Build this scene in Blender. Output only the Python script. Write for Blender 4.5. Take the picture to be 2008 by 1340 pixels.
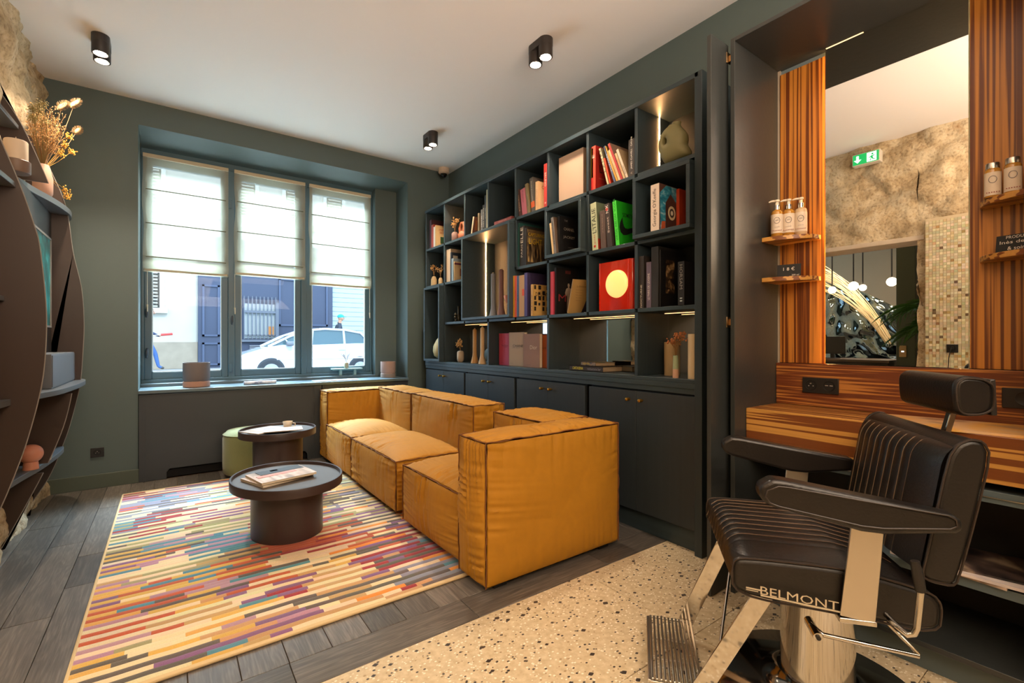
import bpy, bmesh, math, random
from math import sin, cos, pi, radians, sqrt
from mathutils import Vector, Matrix, noise
for o in list(bpy.data.objects): bpy.data.objects.remove(o)
S = bpy.context.scene
C = S.collection
random.seed(7)

# ---------------- camera, world, lights, exposure ----------------
FPX, YAW, CH = 917.0, radians(36.2), 1.1
cam = bpy.data.cameras.new('camera'); camo = bpy.data.objects.new('camera', cam); C.objects.link(camo)
camo.location = (0, 0, CH); camo.rotation_euler = (radians(90), 0, -YAW)
cam.sensor_width = 36; cam.lens = 36*FPX/2008; cam.shift_y = 1.0/2008; cam.clip_start = .02; cam.clip_end = 300
S.camera = camo
S.view_settings.view_transform = 'Standard'; S.view_settings.look = 'None'
S.view_settings.gamma = 1; S.view_settings.use_curve_mapping = False
S.view_settings.exposure = 0.85
S.cycles.max_bounces = 10; S.cycles.diffuse_bounces = 5; S.cycles.glossy_bounces = 5; S.cycles.transmission_bounces = 6
S.cycles.transparent_max_bounces = 12; S.cycles.caustics_reflective = False; S.cycles.caustics_refractive = False
S.cycles.sample_clamp_indirect = 6; S.cycles.use_denoising = True
try: S.cycles.denoiser = 'OPENIMAGEDENOISE'
except Exception: pass
W = bpy.data.worlds.new('sky'); S.world = W; W.use_nodes = True
wn = W.node_tree.nodes; wb = wn['Background']
wb.inputs[0].default_value = (.52, .74, 1.0, 1); wb.inputs[1].default_value = 3.0

def light(kind, name, loc, power, col, rot=(0, 0, 0), **kw):
    l = bpy.data.lights.new(name, kind); l.energy = power; l.color = col
    for k, v in kw.items(): setattr(l, k, v)
    o = bpy.data.objects.new(name, l); C.objects.link(o); o.location = loc; o.rotation_euler = rot
    return o
WARM = (1.0, .74, .50); WARM2 = (1.0, .81, .62)
sun = light('SUN', 'sun', (0, 0, 20), .95, (1, .96, .9), (radians(50), 0, radians(14)), angle=radians(.5))
# the window lets the sky in (portal for the sky light)
light('AREA', 'window_portal', (.8, 5.27, 1.75), 1, (1, 1, 1), (radians(-90), 0, 0), shape='RECTANGLE', size=2.1, size_y=1.95)
bpy.data.lights['window_portal'].cycles.is_portal = True
_sk = light('AREA', 'added_daylight', (.9, 8.2, 6.2), 3300, (.62, .84, 1.0), (0, 0, 0), shape='RECTANGLE', size=5, size_y=2.5)  # added area light above the street, boosts the daylight through the window
_sk.rotation_euler = (Vector((.6, 5.6, .6))-_sk.location).to_track_quat('-Z', 'Y').to_euler()
# added soft area lights standing in for the unseen salon lighting behind the camera
light('AREA', 'salon_fill', (1.0, -1.6, 2.8), 38, WARM2, (radians(35), 0, 0), shape='RECTANGLE', size=2.4, size_y=1.2)
light('AREA', 'salon_side_light', (.1, -.6, 2.2), 14, WARM, (radians(62), 0, radians(-20)), shape='RECTANGLE', size=1.2, size_y=.6)
light('AREA', 'ceiling_fill', (.9, -.7, 1.9), 60, (1, .80, .65), (radians(165), 0, 0), shape='RECTANGLE', size=2.2, size_y=1.0)  # added fill aimed upwards to brighten the ceiling

# ---------------- helpers ----------------
def lin(c):
    return tuple(((x/12.92) if x <= .04045 else ((x+.055)/1.055)**2.4) for x in c)
def hx(h):
    h = h.lstrip('#'); return lin(tuple(int(h[i:i+2], 16)/255 for i in (0, 2, 4)))
MATS = {}
def mat(name, col=None, rough=.5, metal=0, emit=None, es=0, spec=None, sheen=0, coat=0, alpha=None, bump=0, bscale=40, vary=0):
    if name in MATS: return MATS[name]
    m = bpy.data.materials.new(name); m.use_nodes = True; nt = m.node_tree; b = nt.nodes['Principled BSDF']
    c = hx(col) if isinstance(col, str) else col
    if c: b.inputs['Base Color'].default_value = (*c, 1)
    b.inputs['Roughness'].default_value = rough; b.inputs['Metallic'].default_value = metal
    if spec is not None: b.inputs['Specular IOR Level'].default_value = spec
    if sheen: b.inputs['Sheen Weight'].default_value = sheen; b.inputs['Sheen Roughness'].default_value = .4
    if coat: b.inputs['Coat Weight'].default_value = coat
    if emit:
        b.inputs['Emission Color'].default_value = (*(hx(emit) if isinstance(emit, str) else emit), 1); b.inputs['Emission Strength'].default_value = es
    if bump or vary:
        tc = nt.nodes.new('ShaderNodeTexCoord'); n = nt.nodes.new('ShaderNodeTexNoise'); n.inputs['Scale'].default_value = bscale; n.inputs['Detail'].default_value = 4
        nt.links.new(tc.outputs['Object'], n.inputs['Vector'])
        if bump:
            bp = nt.nodes.new('ShaderNodeBump'); bp.inputs['Strength'].default_value = bump; bp.inputs['Distance'].default_value = .004
            nt.links.new(n.outputs['Fac'], bp.inputs['Height']); nt.links.new(bp.outputs['Normal'], b.inputs['Normal'])
        if vary:
            r = nt.nodes.new('ShaderNodeMapRange'); r.inputs['To Min'].default_value = 1-vary; r.inputs['To Max'].default_value = 1+vary
            nt.links.new(n.outputs['Fac'], r.inputs['Value'])
            mx = nt.nodes.new('ShaderNodeVectorMath'); mx.operation = 'SCALE'; mx.inputs[0].default_value = c
            nt.links.new(r.outputs['Result'], mx.inputs['Scale']); nt.links.new(mx.outputs['Vector'], b.inputs['Base Color'])
    MATS[name] = m; return m
def nodes(m): return m.node_tree.nodes, m.node_tree.links, m.node_tree.nodes['Principled BSDF']
def ramp(N, stops, interp='LINEAR'):
    r = N.new('ShaderNodeValToRGB'); e = r.color_ramp.elements; r.color_ramp.interpolation = interp
    while len(e) > 1: e.remove(e[-1])
    for i, (p, c) in enumerate(stops):
        el = e[0] if i == 0 else e.new(p)
        el.position = p; el.color = (*(hx(c) if isinstance(c, str) else c), 1)
    return r

class M:
    """collects geometry in world coordinates; build() makes one mesh object"""
    def __init__(s): s.v = []; s.f = []; s.mi = []; s.sm = []
    def add(s, vs, fs, mi=0, sm=False, T=None):
        n = len(s.v)
        if T is not None: vs = [T @ Vector(p) for p in vs]
        s.v += [tuple(p) for p in vs]; s.f += [tuple(i+n for i in f) for f in fs]; s.mi += [mi]*len(fs); s.sm += [sm]*len(fs); return s
    def box(s, x0, x1, y0, y1, z0, z1, mi=0, T=None):
        v = [(x0,y0,z0),(x1,y0,z0),(x1,y1,z0),(x0,y1,z0),(x0,y0,z1),(x1,y0,z1),(x1,y1,z1),(x0,y1,z1)]
        return s.add(v, [(0,3,2,1),(4,5,6,7),(0,1,5,4),(1,2,6,5),(2,3,7,6),(3,0,4,7)], mi, False, T)
    def prism(s, poly, z0, z1, mi=0, T=None, sm=False):
        """poly in xy, extruded z0..z1 (T maps elsewhere); poly counter-clockwise"""
        n = len(poly); v = [(x, y, z0) for x, y in poly]+[(x, y, z1) for x, y in poly]
        f = [tuple(range(n))[::-1], tuple(range(n, 2*n))]
        s.add(v, f, mi, False, T)
        k = len(s.v)-2*n
        for i in range(n):
            j = (i+1) % n; s.f.append((k+i, k+j, k+n+j, k+n+i)); s.mi.append(mi); s.sm.append(sm)
        return s
    def lathe(s, prof, loc=(0,0,0), seg=24, mi=0, T=None, sx=1, sy=1, hollow=False):
        v = []; f = []; n = len(prof)
        for k in range(seg):
            a = 2*pi*k/seg
            for r, z in prof: v.append((loc[0]+r*cos(a)*sx, loc[1]+r*sin(a)*sy, loc[2]+z))
        for k in range(seg):
            k2 = (k+1) % seg
            for i in range(n-1): f.append((k*n+i, k2*n+i, k2*n+i+1, k*n+i+1))
        s.add(v, f, mi, True, T)
        if not hollow:
            b = len(s.v)-n*seg
            if prof[0][0] > 1e-5: s.f.append(tuple(b+k*n for k in range(seg))[::-1]); s.mi.append(mi); s.sm.append(False)
            if prof[-1][0] > 1e-5: s.f.append(tuple(b+k*n+n-1 for k in range(seg))); s.mi.append(mi); s.sm.append(False)
        return s
    def tube(s, pts, r, seg=8, mi=0, T=None, cap=True):
        pts = [Vector(p) for p in pts]; n = len(pts); R = r if isinstance(r, (list, tuple)) else [r]*n
        v = []; f = []; prev = None
        for i, p in enumerate(pts):
            d = (pts[min(i+1, n-1)]-pts[max(i-1, 0)]).normalized()
            if prev is None:
                u = d.orthogonal().normalized()
            else:
                u = (prev-d*prev.dot(d)); u = u.normalized() if u.length > 1e-6 else d.orthogonal().normalized()
            prev = u; w = d.cross(u)
            for k in range(seg):
                a = 2*pi*k/seg; v.append(p+(u*cos(a)+w*sin(a))*R[i])
        for i in range(n-1):
            for k in range(seg):
                k2 = (k+1) % seg; f.append((i*seg+k, i*seg+k2, (i+1)*seg+k2, (i+1)*seg+k))
        if cap: f.append(tuple(range(seg))[::-1]); f.append(tuple((n-1)*seg+k for k in range(seg)))
        return s.add(v, f, mi, True, T)
    def ball(s, c, r, mi=0, seg=8, rings=6, T=None, sc=(1,1,1)):
        v = [(c[0], c[1], c[2]-r*sc[2])]; f = []
        for i in range(1, rings):
            t = pi*i/rings
            for k in range(seg):
                a = 2*pi*k/seg; v.append((c[0]+r*sin(t)*cos(a)*sc[0], c[1]+r*sin(t)*sin(a)*sc[1], c[2]-r*cos(t)*sc[2]))
        v.append((c[0], c[1], c[2]+r*sc[2])); L = len(v)-1
        for k in range(seg):
            k2 = (k+1) % seg
            f.append((0, 1+k2, 1+k)); f.append((L, 1+(rings-2)*seg+k, 1+(rings-2)*seg+k2))
            for i in range(rings-2): f.append((1+i*seg+k, 1+i*seg+k2, 1+(i+1)*seg+k2, 1+(i+1)*seg+k))
        return s.add(v, f, mi, True, T)
    def grid(s, fn, nu, nv, mi=0, sm=True, T=None):
        v = [fn(i/nu, j/nv) for i in range(nu+1) for j in range(nv+1)]
        f = [(i*(nv+1)+j, (i+1)*(nv+1)+j, (i+1)*(nv+1)+j+1, i*(nv+1)+j+1) for i in range(nu) for j in range(nv)]
        return s.add(v, f, mi, sm, T)

def worldloc(p):
    v = Vector((0, 0, 0))
    while p is not None: v += p.location; p = p.parent
    return v
def ob(name, m, mats, par=None, bev=0, local=False, label=None, kind=None, seg=2, cat=None, group=None, col=None):
    off = Vector((0, 0, 0)) if (local or par is None) else worldloc(par)
    me = bpy.data.meshes.new(name)
    me.from_pydata([(x-off.x, y-off.y, z-off.z) for x, y, z in m.v] if off.length else m.v, [], m.f)
    for k in (mats if isinstance(mats, (list, tuple)) else [mats]): me.materials.append(k)
    me.polygons.foreach_set('material_index', m.mi); me.polygons.foreach_set('use_smooth', m.sm)
    if col:
        a = me.color_attributes.new('Col', 'FLOAT_COLOR', 'CORNER'); d = []
        for p, c in zip(me.polygons, col): d += list((*c, 1))*p.loop_total
        a.data.foreach_set('color', d)
    me.update()
    if any(m.sm) and not bev and len(m.f) < 30000: me.set_sharp_from_angle(angle=radians(44))
    o = bpy.data.objects.new(name, me); C.objects.link(o); o.parent = par
    if bev:
        b = o.modifiers.new('bevel', 'BEVEL'); b.width = bev; b.segments = seg; b.limit_method = 'ANGLE'; b.angle_limit = radians(35)
        for p in me.polygons: p.use_smooth = True
        me.set_sharp_from_angle(angle=radians(35)) if not any(m.sm) else None
    tag(o, label, cat, group, kind)
    return o
def tag(o, label=None, cat=None, group=None, kind=None):
    if label: o['label'] = label
    if cat: o['category'] = cat
    if group: o['group'] = group
    if kind: o['kind'] = kind
    return o
def thing(name, label, cat, loc=(0,0,0), rz=0, group=None, rot=None):
    o = bpy.data.objects.new(name, None); C.objects.link(o); o.location = loc; o.rotation_euler = rot or (0, 0, rz)
    o.empty_display_size = .05
    return tag(o, label, cat, group)
def struct(name, m, mats, **k):
    return ob(name, m, mats, kind='structure', **k)
def xf(o, d, up=(0,0,1)):
    pass
def frame(origin, X, Y):
    X = Vector(X).normalized(); Y = Vector(Y).normalized(); Z = X.cross(Y)
    return Matrix(((X.x, Y.x, Z.x, origin[0]), (X.y, Y.y, Z.y, origin[1]), (X.z, Y.z, Z.z, origin[2]), (0, 0, 0, 1)))
def text(name, body, T, length, material, par, height=None, bold=0, ext=.0003, shear=0, center=True, local=True):
    """flat lettering: T places its centre, x = reading direction; scaled to length (and height)"""
    cu = bpy.data.curves.new(name, 'FONT'); cu.body = body; cu.align_x = 'CENTER'; cu.align_y = 'CENTER'; cu.resolution_u = 2
    cu.extrude = 0; cu.offset = bold; cu.shear = shear
    tmp = bpy.data.objects.new('tmp', cu); C.objects.link(tmp)
    dg = bpy.context.evaluated_depsgraph_get(); me = bpy.data.meshes.new_from_object(tmp.evaluated_get(dg))
    bpy.data.objects.remove(tmp); bpy.data.curves.remove(cu)
    xs = [v.co.x for v in me.vertices]; ys = [v.co.y for v in me.vertices]
    if not xs: return None
    w = max(xs)-min(xs); h = max(ys)-min(ys); cx = (max(xs)+min(xs))/2; cy = (max(ys)+min(ys))/2
    sx = length/w; sy = (height/h) if height else sx
    off = Vector((0,0,0)) if local else (worldloc(par) if par else Vector((0,0,0)))
    for v in me.vertices: v.co = (T @ Vector(((v.co.x-cx)*sx, (v.co.y-cy)*sy, ext)))-off
    me.materials.clear(); me.materials.append(material); me.name = name
    o = bpy.data.objects.new(name, me); C.objects.link(o); o.parent = par
    return o
def dupe(root, loc=None, label=None, group=None, rot=None):
    r = root.copy(); C.objects.link(r)
    if loc is not None: r.location = loc
    if rot is not None: r.rotation_euler = rot
    if label: r['label'] = label
    if group: r['group'] = group
    for ch in list(root.children):
        c = ch.copy(); C.objects.link(c); c.parent = r
        for g in list(ch.children):
            d = g.copy(); C.objects.link(d); d.parent = c
    return r
# a photo column seen in the plane x = X (or y = Y): where that ray meets the wall or shelf it lies on
def ray(u, v):
    a = (u-1004)/FPX; b = (671-v)/FPX; s, c = sin(YAW), cos(YAW)
    return s+a*c, c-a*s, b
def px(u, v, X): d = ray(u, v); t = X/d[0]; return (X, d[1]*t, CH+d[2]*t)
def py(u, v, Y): d = ray(u, v); t = Y/d[1]; return (d[0]*t, Y, CH+d[2]*t)
def pz(u, v, z): d = ray(u, v); t = (z-CH)/d[2]; return (d[0]*t, d[1]*t, z)
# ---------------- materials ----------------
BLUEGREEN = mat('petrol_paint', '#4e5b58', .55, bump=.08, bscale=60)
REVEAL = MATS['petrol_paint']
FRAMEM = mat('window_paint', '#45626e', .4)
WHITE = mat('ceiling_paint', '#efeae6', .9)
CABM = mat('dark_stained_wood', '#3a4547', .42, bump=.25, bscale=30)
def grainy(m, c, axis='Z', amt=.25, sc=60):
    N, L, b = nodes(m); tc = N.new('ShaderNodeTexCoord'); mp = N.new('ShaderNodeMapping'); n = N.new('ShaderNodeTexNoise')
    s = {'X': (1.2, sc, sc), 'Y': (sc, 1.2, sc), 'Z': (sc, sc, 1.2)}[axis]; mp.inputs['Scale'].default_value = s
    n.inputs['Scale'].default_value = 1; n.inputs['Detail'].default_value = 5
    L.new(tc.outputs['Object'], mp.inputs[0]); L.new(mp.outputs[0], n.inputs['Vector'])
    c = hx(c); r = ramp(N, [(.3, tuple(x*(1-amt) for x in c)), (.7, tuple(x*(1+amt) for x in c))])
    L.new(n.outputs['Fac'], r.inputs['Fac']); L.new(r.outputs['Color'], b.inputs['Base Color'])
    bp = N.new('ShaderNodeBump'); bp.inputs['Strength'].default_value = .15; bp.inputs['Distance'].default_value = .001
    L.new(n.outputs['Fac'], bp.inputs['Height']); L.new(bp.outputs['Normal'], b.inputs['Normal'])
    return m
CABZ = grainy(mat('stained_wood_upright', '#3a4547', .45), '#29353a', 'Z', .09)
CABY = grainy(mat('stained_wood_along', '#3a4547', .42), '#2f3c41', 'Y', .09)
FACE = grainy(mat('stained_edge', '#4c5a5c', .45), '#4b595b', 'Y', .12)
DARKPANEL = mat('niche_dark_panel', '#30332f', .38)
DARKBROWN = mat('shelf_brown_metal', '#3a2c25', .42)
EDGE = mat('shelf_edge', '#8f8a84', .4)
BLACK = mat('black_plastic', '#1c1917', .4)
CHROME = mat('chrome', '#cfcac2', .07, metal=1)
CHROME2 = mat('satin_steel', '#cfc7ba', .28, metal=1)
BRASS = mat('brass', '#d8a345', .28, metal=1)
MIRROR = mat('mirror', '#eeeeea', .0, metal=1)
LEDM = mat('led_strip', '#ffd9a0', .5, emit=(1, .50, .19), es=110)
LED2 = mat('led_line', '#ffd9a0', .5, emit=(1, .50, .19), es=3)
BULB = mat('bulb', '#ffffff', .5, emit=(1, .82, .58), es=25)
PAPER = mat('paper', '#d9c9ae', .8)
def rnd_obj(m, lo=.75, hi=1.25):
    """multiply the colour by a value drawn per object"""
    N, L, b = nodes(m); oi = N.new('ShaderNodeObjectInfo'); r = N.new('ShaderNodeMapRange')
    r.inputs['To Min'].default_value = lo; r.inputs['To Max'].default_value = hi; L.new(oi.outputs['Random'], r.inputs['Value'])
    src = b.inputs['Base Color'].links[0].from_socket
    mx = N.new('ShaderNodeVectorMath'); mx.operation = 'SCALE'; L.new(src, mx.inputs[0]); L.new(r.outputs['Result'], mx.inputs['Scale'])
    L.new(mx.outputs['Vector'], b.inputs['Base Color']); return m
def plank_mat(name, axis):
    m = mat(name, '#4b433c', .38); N, L, b = nodes(m)
    tc = N.new('ShaderNodeTexCoord'); oi = N.new('ShaderNodeObjectInfo'); ad = N.new('ShaderNodeVectorMath'); ad.operation = 'ADD'
    sc = N.new('ShaderNodeVectorMath'); sc.operation = 'SCALE'; sc.inputs[0].default_value = (9, 7, 5); L.new(oi.outputs['Random'], sc.inputs['Scale'])
    L.new(tc.outputs['Object'], ad.inputs[0]); L.new(sc.outputs[0], ad.inputs[1])
    mp = N.new('ShaderNodeMapping'); mp.inputs['Scale'].default_value = (9, 1.3, 5) if axis == 'Y' else (1.3, 9, 5)
    L.new(ad.outputs[0], mp.inputs[0])
    n = N.new('ShaderNodeTexNoise'); n.inputs['Scale'].default_value = 2.2; n.inputs['Detail'].default_value = 2; n.inputs['Distortion'].default_value = 1.2
    L.new(mp.outputs[0], n.inputs['Vector'])
    ml = N.new('ShaderNodeMath'); ml.operation = 'MULTIPLY'; ml.inputs[1].default_value = 26; L.new(n.outputs['Fac'], ml.inputs[0])
    sn = N.new('ShaderNodeMath'); sn.operation = 'SINE'; L.new(ml.outputs[0], sn.inputs[0])
    mp2 = N.new('ShaderNodeMapping'); mp2.inputs['Scale'].default_value = (160, 8, 5) if axis == 'Y' else (8, 160, 5); L.new(ad.outputs[0], mp2.inputs[0])
    n2 = N.new('ShaderNodeTexNoise'); n2.inputs['Scale'].default_value = 1; n2.inputs['Detail'].default_value = 3; L.new(mp2.outputs[0], n2.inputs['Vector'])
    mm = N.new('ShaderNodeMath'); mm.operation = 'MULTIPLY_ADD'; mm.inputs[1].default_value = .09; L.new(sn.outputs[0], mm.inputs[0]); L.new(n2.outputs['Fac'], mm.inputs[2])
    r = ramp(N, [(.1, '#46403a'), (.5, '#5d564e'), (.9, '#7d756a')]); L.new(mm.outputs[0], r.inputs['Fac']); L.new(r.outputs[0], b.inputs['Base Color'])
    bp = N.new('ShaderNodeBump'); bp.inputs['Strength'].default_value = .3; bp.inputs['Distance'].default_value = .0015
    L.new(mm.outputs[0], bp.inputs['Height']); L.new(bp.outputs[0], b.inputs['Normal'])
    return rnd_obj(m, .6, 1.35)
PLANKY = plank_mat('dark_oak_plank', 'Y'); PLANKX = plank_mat('dark_oak_border', 'X')
def terrazzo():
    m = mat('terrazzo', '#cdbb9a', .35); N, L, b = nodes(m); tc = N.new('ShaderNodeTexCoord')
    n = N.new('ShaderNodeTexNoise'); n.inputs['Scale'].default_value = 45; n.inputs['Detail'].default_value = 6; L.new(tc.outputs['Object'], n.inputs['Vector'])
    r = ramp(N, [(.3, '#b9a582'), (.7, '#d2c1a0')]); L.new(n.outputs['Fac'], r.inputs['Fac']); cur = r.outputs['Color']
    for sc, thr, keep, col in ((75, .34, .35, '#e6dcc8'), (55, .33, .24, '#a08966'), (62, .34, .15, '#3f3934'), (30, .36, .15, '#3a3430'), (17, .25, .09, '#463e38')):
        v = N.new('ShaderNodeTexVoronoi'); v.inputs['Scale'].default_value = sc; v.distance = 'MINKOWSKI' if sc < 60 else 'EUCLIDEAN'
        if v.distance == 'MINKOWSKI': v.inputs['Exponent'].default_value = 1.2
        mp = N.new('ShaderNodeMapping'); mp.inputs['Location'].default_value = (sc, sc*.3, 0); mp.inputs['Rotation'].default_value = (0, 0, sc); mp.inputs['Scale'].default_value = (1, 1.35, 1)
        L.new(tc.outputs['Object'], mp.inputs[0]); L.new(mp.outputs[0], v.inputs['Vector'])
        a = N.new('ShaderNodeMath'); a.operation = 'LESS_THAN'; a.inputs[1].default_value = thr; L.new(v.outputs['Distance'], a.inputs[0])
        sp = N.new('ShaderNodeSeparateColor'); L.new(v.outputs['Color'], sp.inputs[0])
        g = N.new('ShaderNodeMath'); g.operation = 'LESS_THAN'; g.inputs[1].default_value = keep; L.new(sp.outputs[0], g.inputs[0])
        q = N.new('ShaderNodeMath'); q.operation = 'MULTIPLY'; L.new(a.outputs[0], q.inputs[0]); L.new(g.outputs[0], q.inputs[1])
        mx = N.new('ShaderNodeMix'); mx.data_type = 'RGBA'; L.new(q.outputs[0], mx.inputs['Factor']); L.new(cur, mx.inputs[6]); mx.inputs[7].default_value = (*hx(col), 1)
        cur = mx.outputs[2]
    L.new(cur, b.inputs['Base Color']); return rnd_obj(m, .95, 1.05)
TERR = terrazzo()
def bamboo(name, axis, lo='#62300f', hi='#bb7a30', sc=38, along=.5, thr=(.45, .56)):
    m = mat(name, hi, .35); N, L, b = nodes(m); tc = N.new('ShaderNodeTexCoord'); mp = N.new('ShaderNodeMapping')
    mp.inputs['Scale'].default_value = {'Z': (sc, sc, along), 'Y': (sc, along, sc)}[axis]
    n = N.new('ShaderNodeTexNoise'); n.inputs['Scale'].default_value = 1; n.inputs['Detail'].default_value = 1.5; n.inputs['Roughness'].default_value = .4
    L.new(tc.outputs['Object'], mp.inputs[0]); L.new(mp.outputs[0], n.inputs['Vector'])
    r = ramp(N, [(thr[0], lo), (thr[1], hi)]); L.new(n.outputs['Fac'], r.inputs['Fac'])
    mp2 = N.new('ShaderNodeMapping'); mp2.inputs['Scale'].default_value = {'Z': (300, 300, 4), 'Y': (300, 4, 300)}[axis]
    n2 = N.new('ShaderNodeTexNoise'); n2.inputs['Scale'].default_value = 1; L.new(tc.outputs['Object'], mp2.inputs[0]); L.new(mp2.outputs[0], n2.inputs['Vector'])
    r2 = N.new('ShaderNodeMapRange'); r2.inputs['To Min'].default_value = .8; r2.inputs['To Max'].default_value = 1.2; L.new(n2.outputs['Fac'], r2.inputs['Value'])
    mx = N.new('ShaderNodeVectorMath'); mx.operation = 'SCALE'; L.new(r.outputs['Color'], mx.inputs[0]); L.new(r2.outputs[0], mx.inputs['Scale']); L.new(mx.outputs[0], b.inputs['Base Color'])
    return m
BAMZ = bamboo('bamboo_upright', 'Z', sc=85, along=.9); BAMY = bamboo('bamboo_backsplash', 'Y', '#68341a', '#b07436', sc=130, along=2.6, thr=(.5, .62))
BAMC = bamboo('bamboo_counter', 'Y', '#74401c', '#c08c44', sc=62, along=.7, thr=(.47, .5))
def stone_mat():
    m = mat('rough_stone', '#c6aa83', .95); N, L, b = nodes(m); tc = N.new('ShaderNodeTexCoord')
    n = N.new('ShaderNodeTexNoise'); n.inputs['Scale'].default_value = 5; n.inputs['Detail'].default_value = 8; n.inputs['Roughness'].default_value = .65; L.new(tc.outputs['Object'], n.inputs['Vector'])
    r = ramp(N, [(.3, '#8f7a5a'), (.45, '#c4ac86'), (.6, '#d9c7a6'), (.75, '#b99468')]); L.new(n.outputs['Fac'], r.inputs['Fac'])
    n2 = N.new('ShaderNodeTexNoise'); n2.inputs['Scale'].default_value = 48; n2.inputs['Detail'].default_value = 5; L.new(tc.outputs['Object'], n2.inputs['Vector'])
    r2 = ramp(N, [(.30, '#8d765b'), (.50, '#ffffff')]); L.new(n2.outputs['Fac'], r2.inputs['Fac'])
    mx = N.new('ShaderNodeMix'); mx.data_type = 'RGBA'; mx.blend_type = 'MULTIPLY'; mx.inputs['Factor'].default_value = .5
    L.new(r.outputs[0], mx.inputs[6]); L.new(r2.outputs[0], mx.inputs[7]); L.new(mx.outputs[2], b.inputs['Base Color'])
    bp = N.new('ShaderNodeBump'); bp.inputs['Strength'].default_value = .8; bp.inputs['Distance'].default_value = .012
    L.new(n2.outputs['Fac'], bp.inputs['Height']); L.new(bp.outputs[0], b.inputs['Normal']); return m
STONE = stone_mat()
def vcol_mat(name, rough=.9, sheen=0, bump=0, bs=300, metal=0):
    m = mat(name, '#ffffff', rough, sheen=sheen, metal=metal); N, L, b = nodes(m); a = N.new('ShaderNodeVertexColor'); a.layer_name = 'Col'
    tc = N.new('ShaderNodeTexCoord'); n = N.new('ShaderNodeTexNoise'); n.inputs['Scale'].default_value = bs; n.inputs['Detail'].default_value = 3; L.new(tc.outputs['Object'], n.inputs['Vector'])
    r = N.new('ShaderNodeMapRange'); r.inputs['To Min'].default_value = .82; r.inputs['To Max'].default_value = 1.15; L.new(n.outputs['Fac'], r.inputs['Value'])
    mx = N.new('ShaderNodeVectorMath'); mx.operation = 'SCALE'; L.new(a.outputs['Color'], mx.inputs[0]); L.new(r.outputs[0], mx.inputs['Scale']); L.new(mx.outputs[0], b.inputs['Base Color'])
    if bump:
        bp = N.new('ShaderNodeBump'); bp.inputs['Strength'].default_value = bump; bp.inputs['Distance'].default_value = .003
        L.new(n.outputs['Fac'], bp.inputs['Height']); L.new(bp.outputs[0], b.inputs['Normal'])
    return m
RUGM = vcol_mat('wool_rug', .95, .3, .6, 260); TILEM = vcol_mat('mosaic_glaze', .25)
VELVET = mat('mustard_velvet', '#a87206', .75, sheen=.03, bump=.12, bscale=25, vary=.10)
SEAM = mat('brown_seam', '#6b3d10', .8)
def glassy(name, tint=(1, 1, 1), rough=0):
    m = bpy.data.materials.new(name); m.use_nodes = True; N = m.node_tree.nodes; L = m.node_tree.links; N.clear()
    o = N.new('ShaderNodeOutputMaterial'); t = N.new('ShaderNodeBsdfTransparent'); t.inputs[0].default_value = (*tint, 1)
    g = N.new('ShaderNodeBsdfGlossy'); g.inputs['Roughness'].default_value = rough; lw = N.new('ShaderNodeLayerWeight'); lw.inputs[0].default_value = .5; pw = N.new('ShaderNodeMath'); pw.operation = 'POWER'; pw.inputs[1].default_value = 5; L.new(lw.outputs['Facing'], pw.inputs[0]); fr = N.new('ShaderNodeMath'); fr.operation = 'MULTIPLY_ADD'; fr.inputs[1].default_value = .6; fr.inputs[2].default_value = .005; L.new(pw.outputs[0], fr.inputs[0])
    mx = N.new('ShaderNodeMixShader'); L.new(fr.outputs[0], mx.inputs[0]); L.new(t.outputs[0], mx.inputs[1]); L.new(g.outputs[0], mx.inputs[2]); L.new(mx.outputs[0], o.inputs[0])
    MATS[name] = m; return m
GLASS = glassy('window_glass', (.97, .99, 1)); CARGLASS = glassy('car_glass', (.45, .55, .58))
def sheer():
    m = bpy.data.materials.new('sheer_linen'); m.use_nodes = True; N = m.node_tree.nodes; L = m.node_tree.links; N.clear()
    o = N.new('ShaderNodeOutputMaterial'); d = N.new('ShaderNodeBsdfDiffuse'); d.inputs[0].default_value = (*hx('#ddd3bd'), 1)
    tl = N.new('ShaderNodeBsdfTranslucent'); tl.inputs[0].default_value = (*hx('#98927c'), 1); tr = N.new('ShaderNodeBsdfTransparent')
    a = N.new('ShaderNodeMixShader'); a.inputs[0].default_value = .62; b = N.new('ShaderNodeMixShader'); b.inputs[0].default_value = .33
    L.new(d.outputs[0], a.inputs[1]); L.new(tl.outputs[0], a.inputs[2]); L.new(a.outputs[0], b.inputs[1]); L.new(tr.outputs[0], b.inputs[2]); L.new(b.outputs[0], o.inputs[0])
    return m
SHEER = sheer(); LINEN = mat('linen_hem', '#c9bda2', .9)
# ---------------- room shell ----------------
YF, XR, XL, ZC = 4.69, 2.547, -.72, 3.0
SIDE = mat('plain_wall', '#5a6660', .7)
m = M(); m.box(-5.2, 2.7, -4.2, 5.3, ZC, ZC+.1); struct('ceiling', m, WHITE)
m = M(); m.box(XR, XR+.15, -4.2, 5.3, 0, ZC); struct('wall_right', m, BLUEGREEN)
m = M(); m.box(-5.2, XR, -4.2, -4.1, 0, ZC); struct('wall_back', m, mat('cream_wall', '#8f7558', .8))
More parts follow.
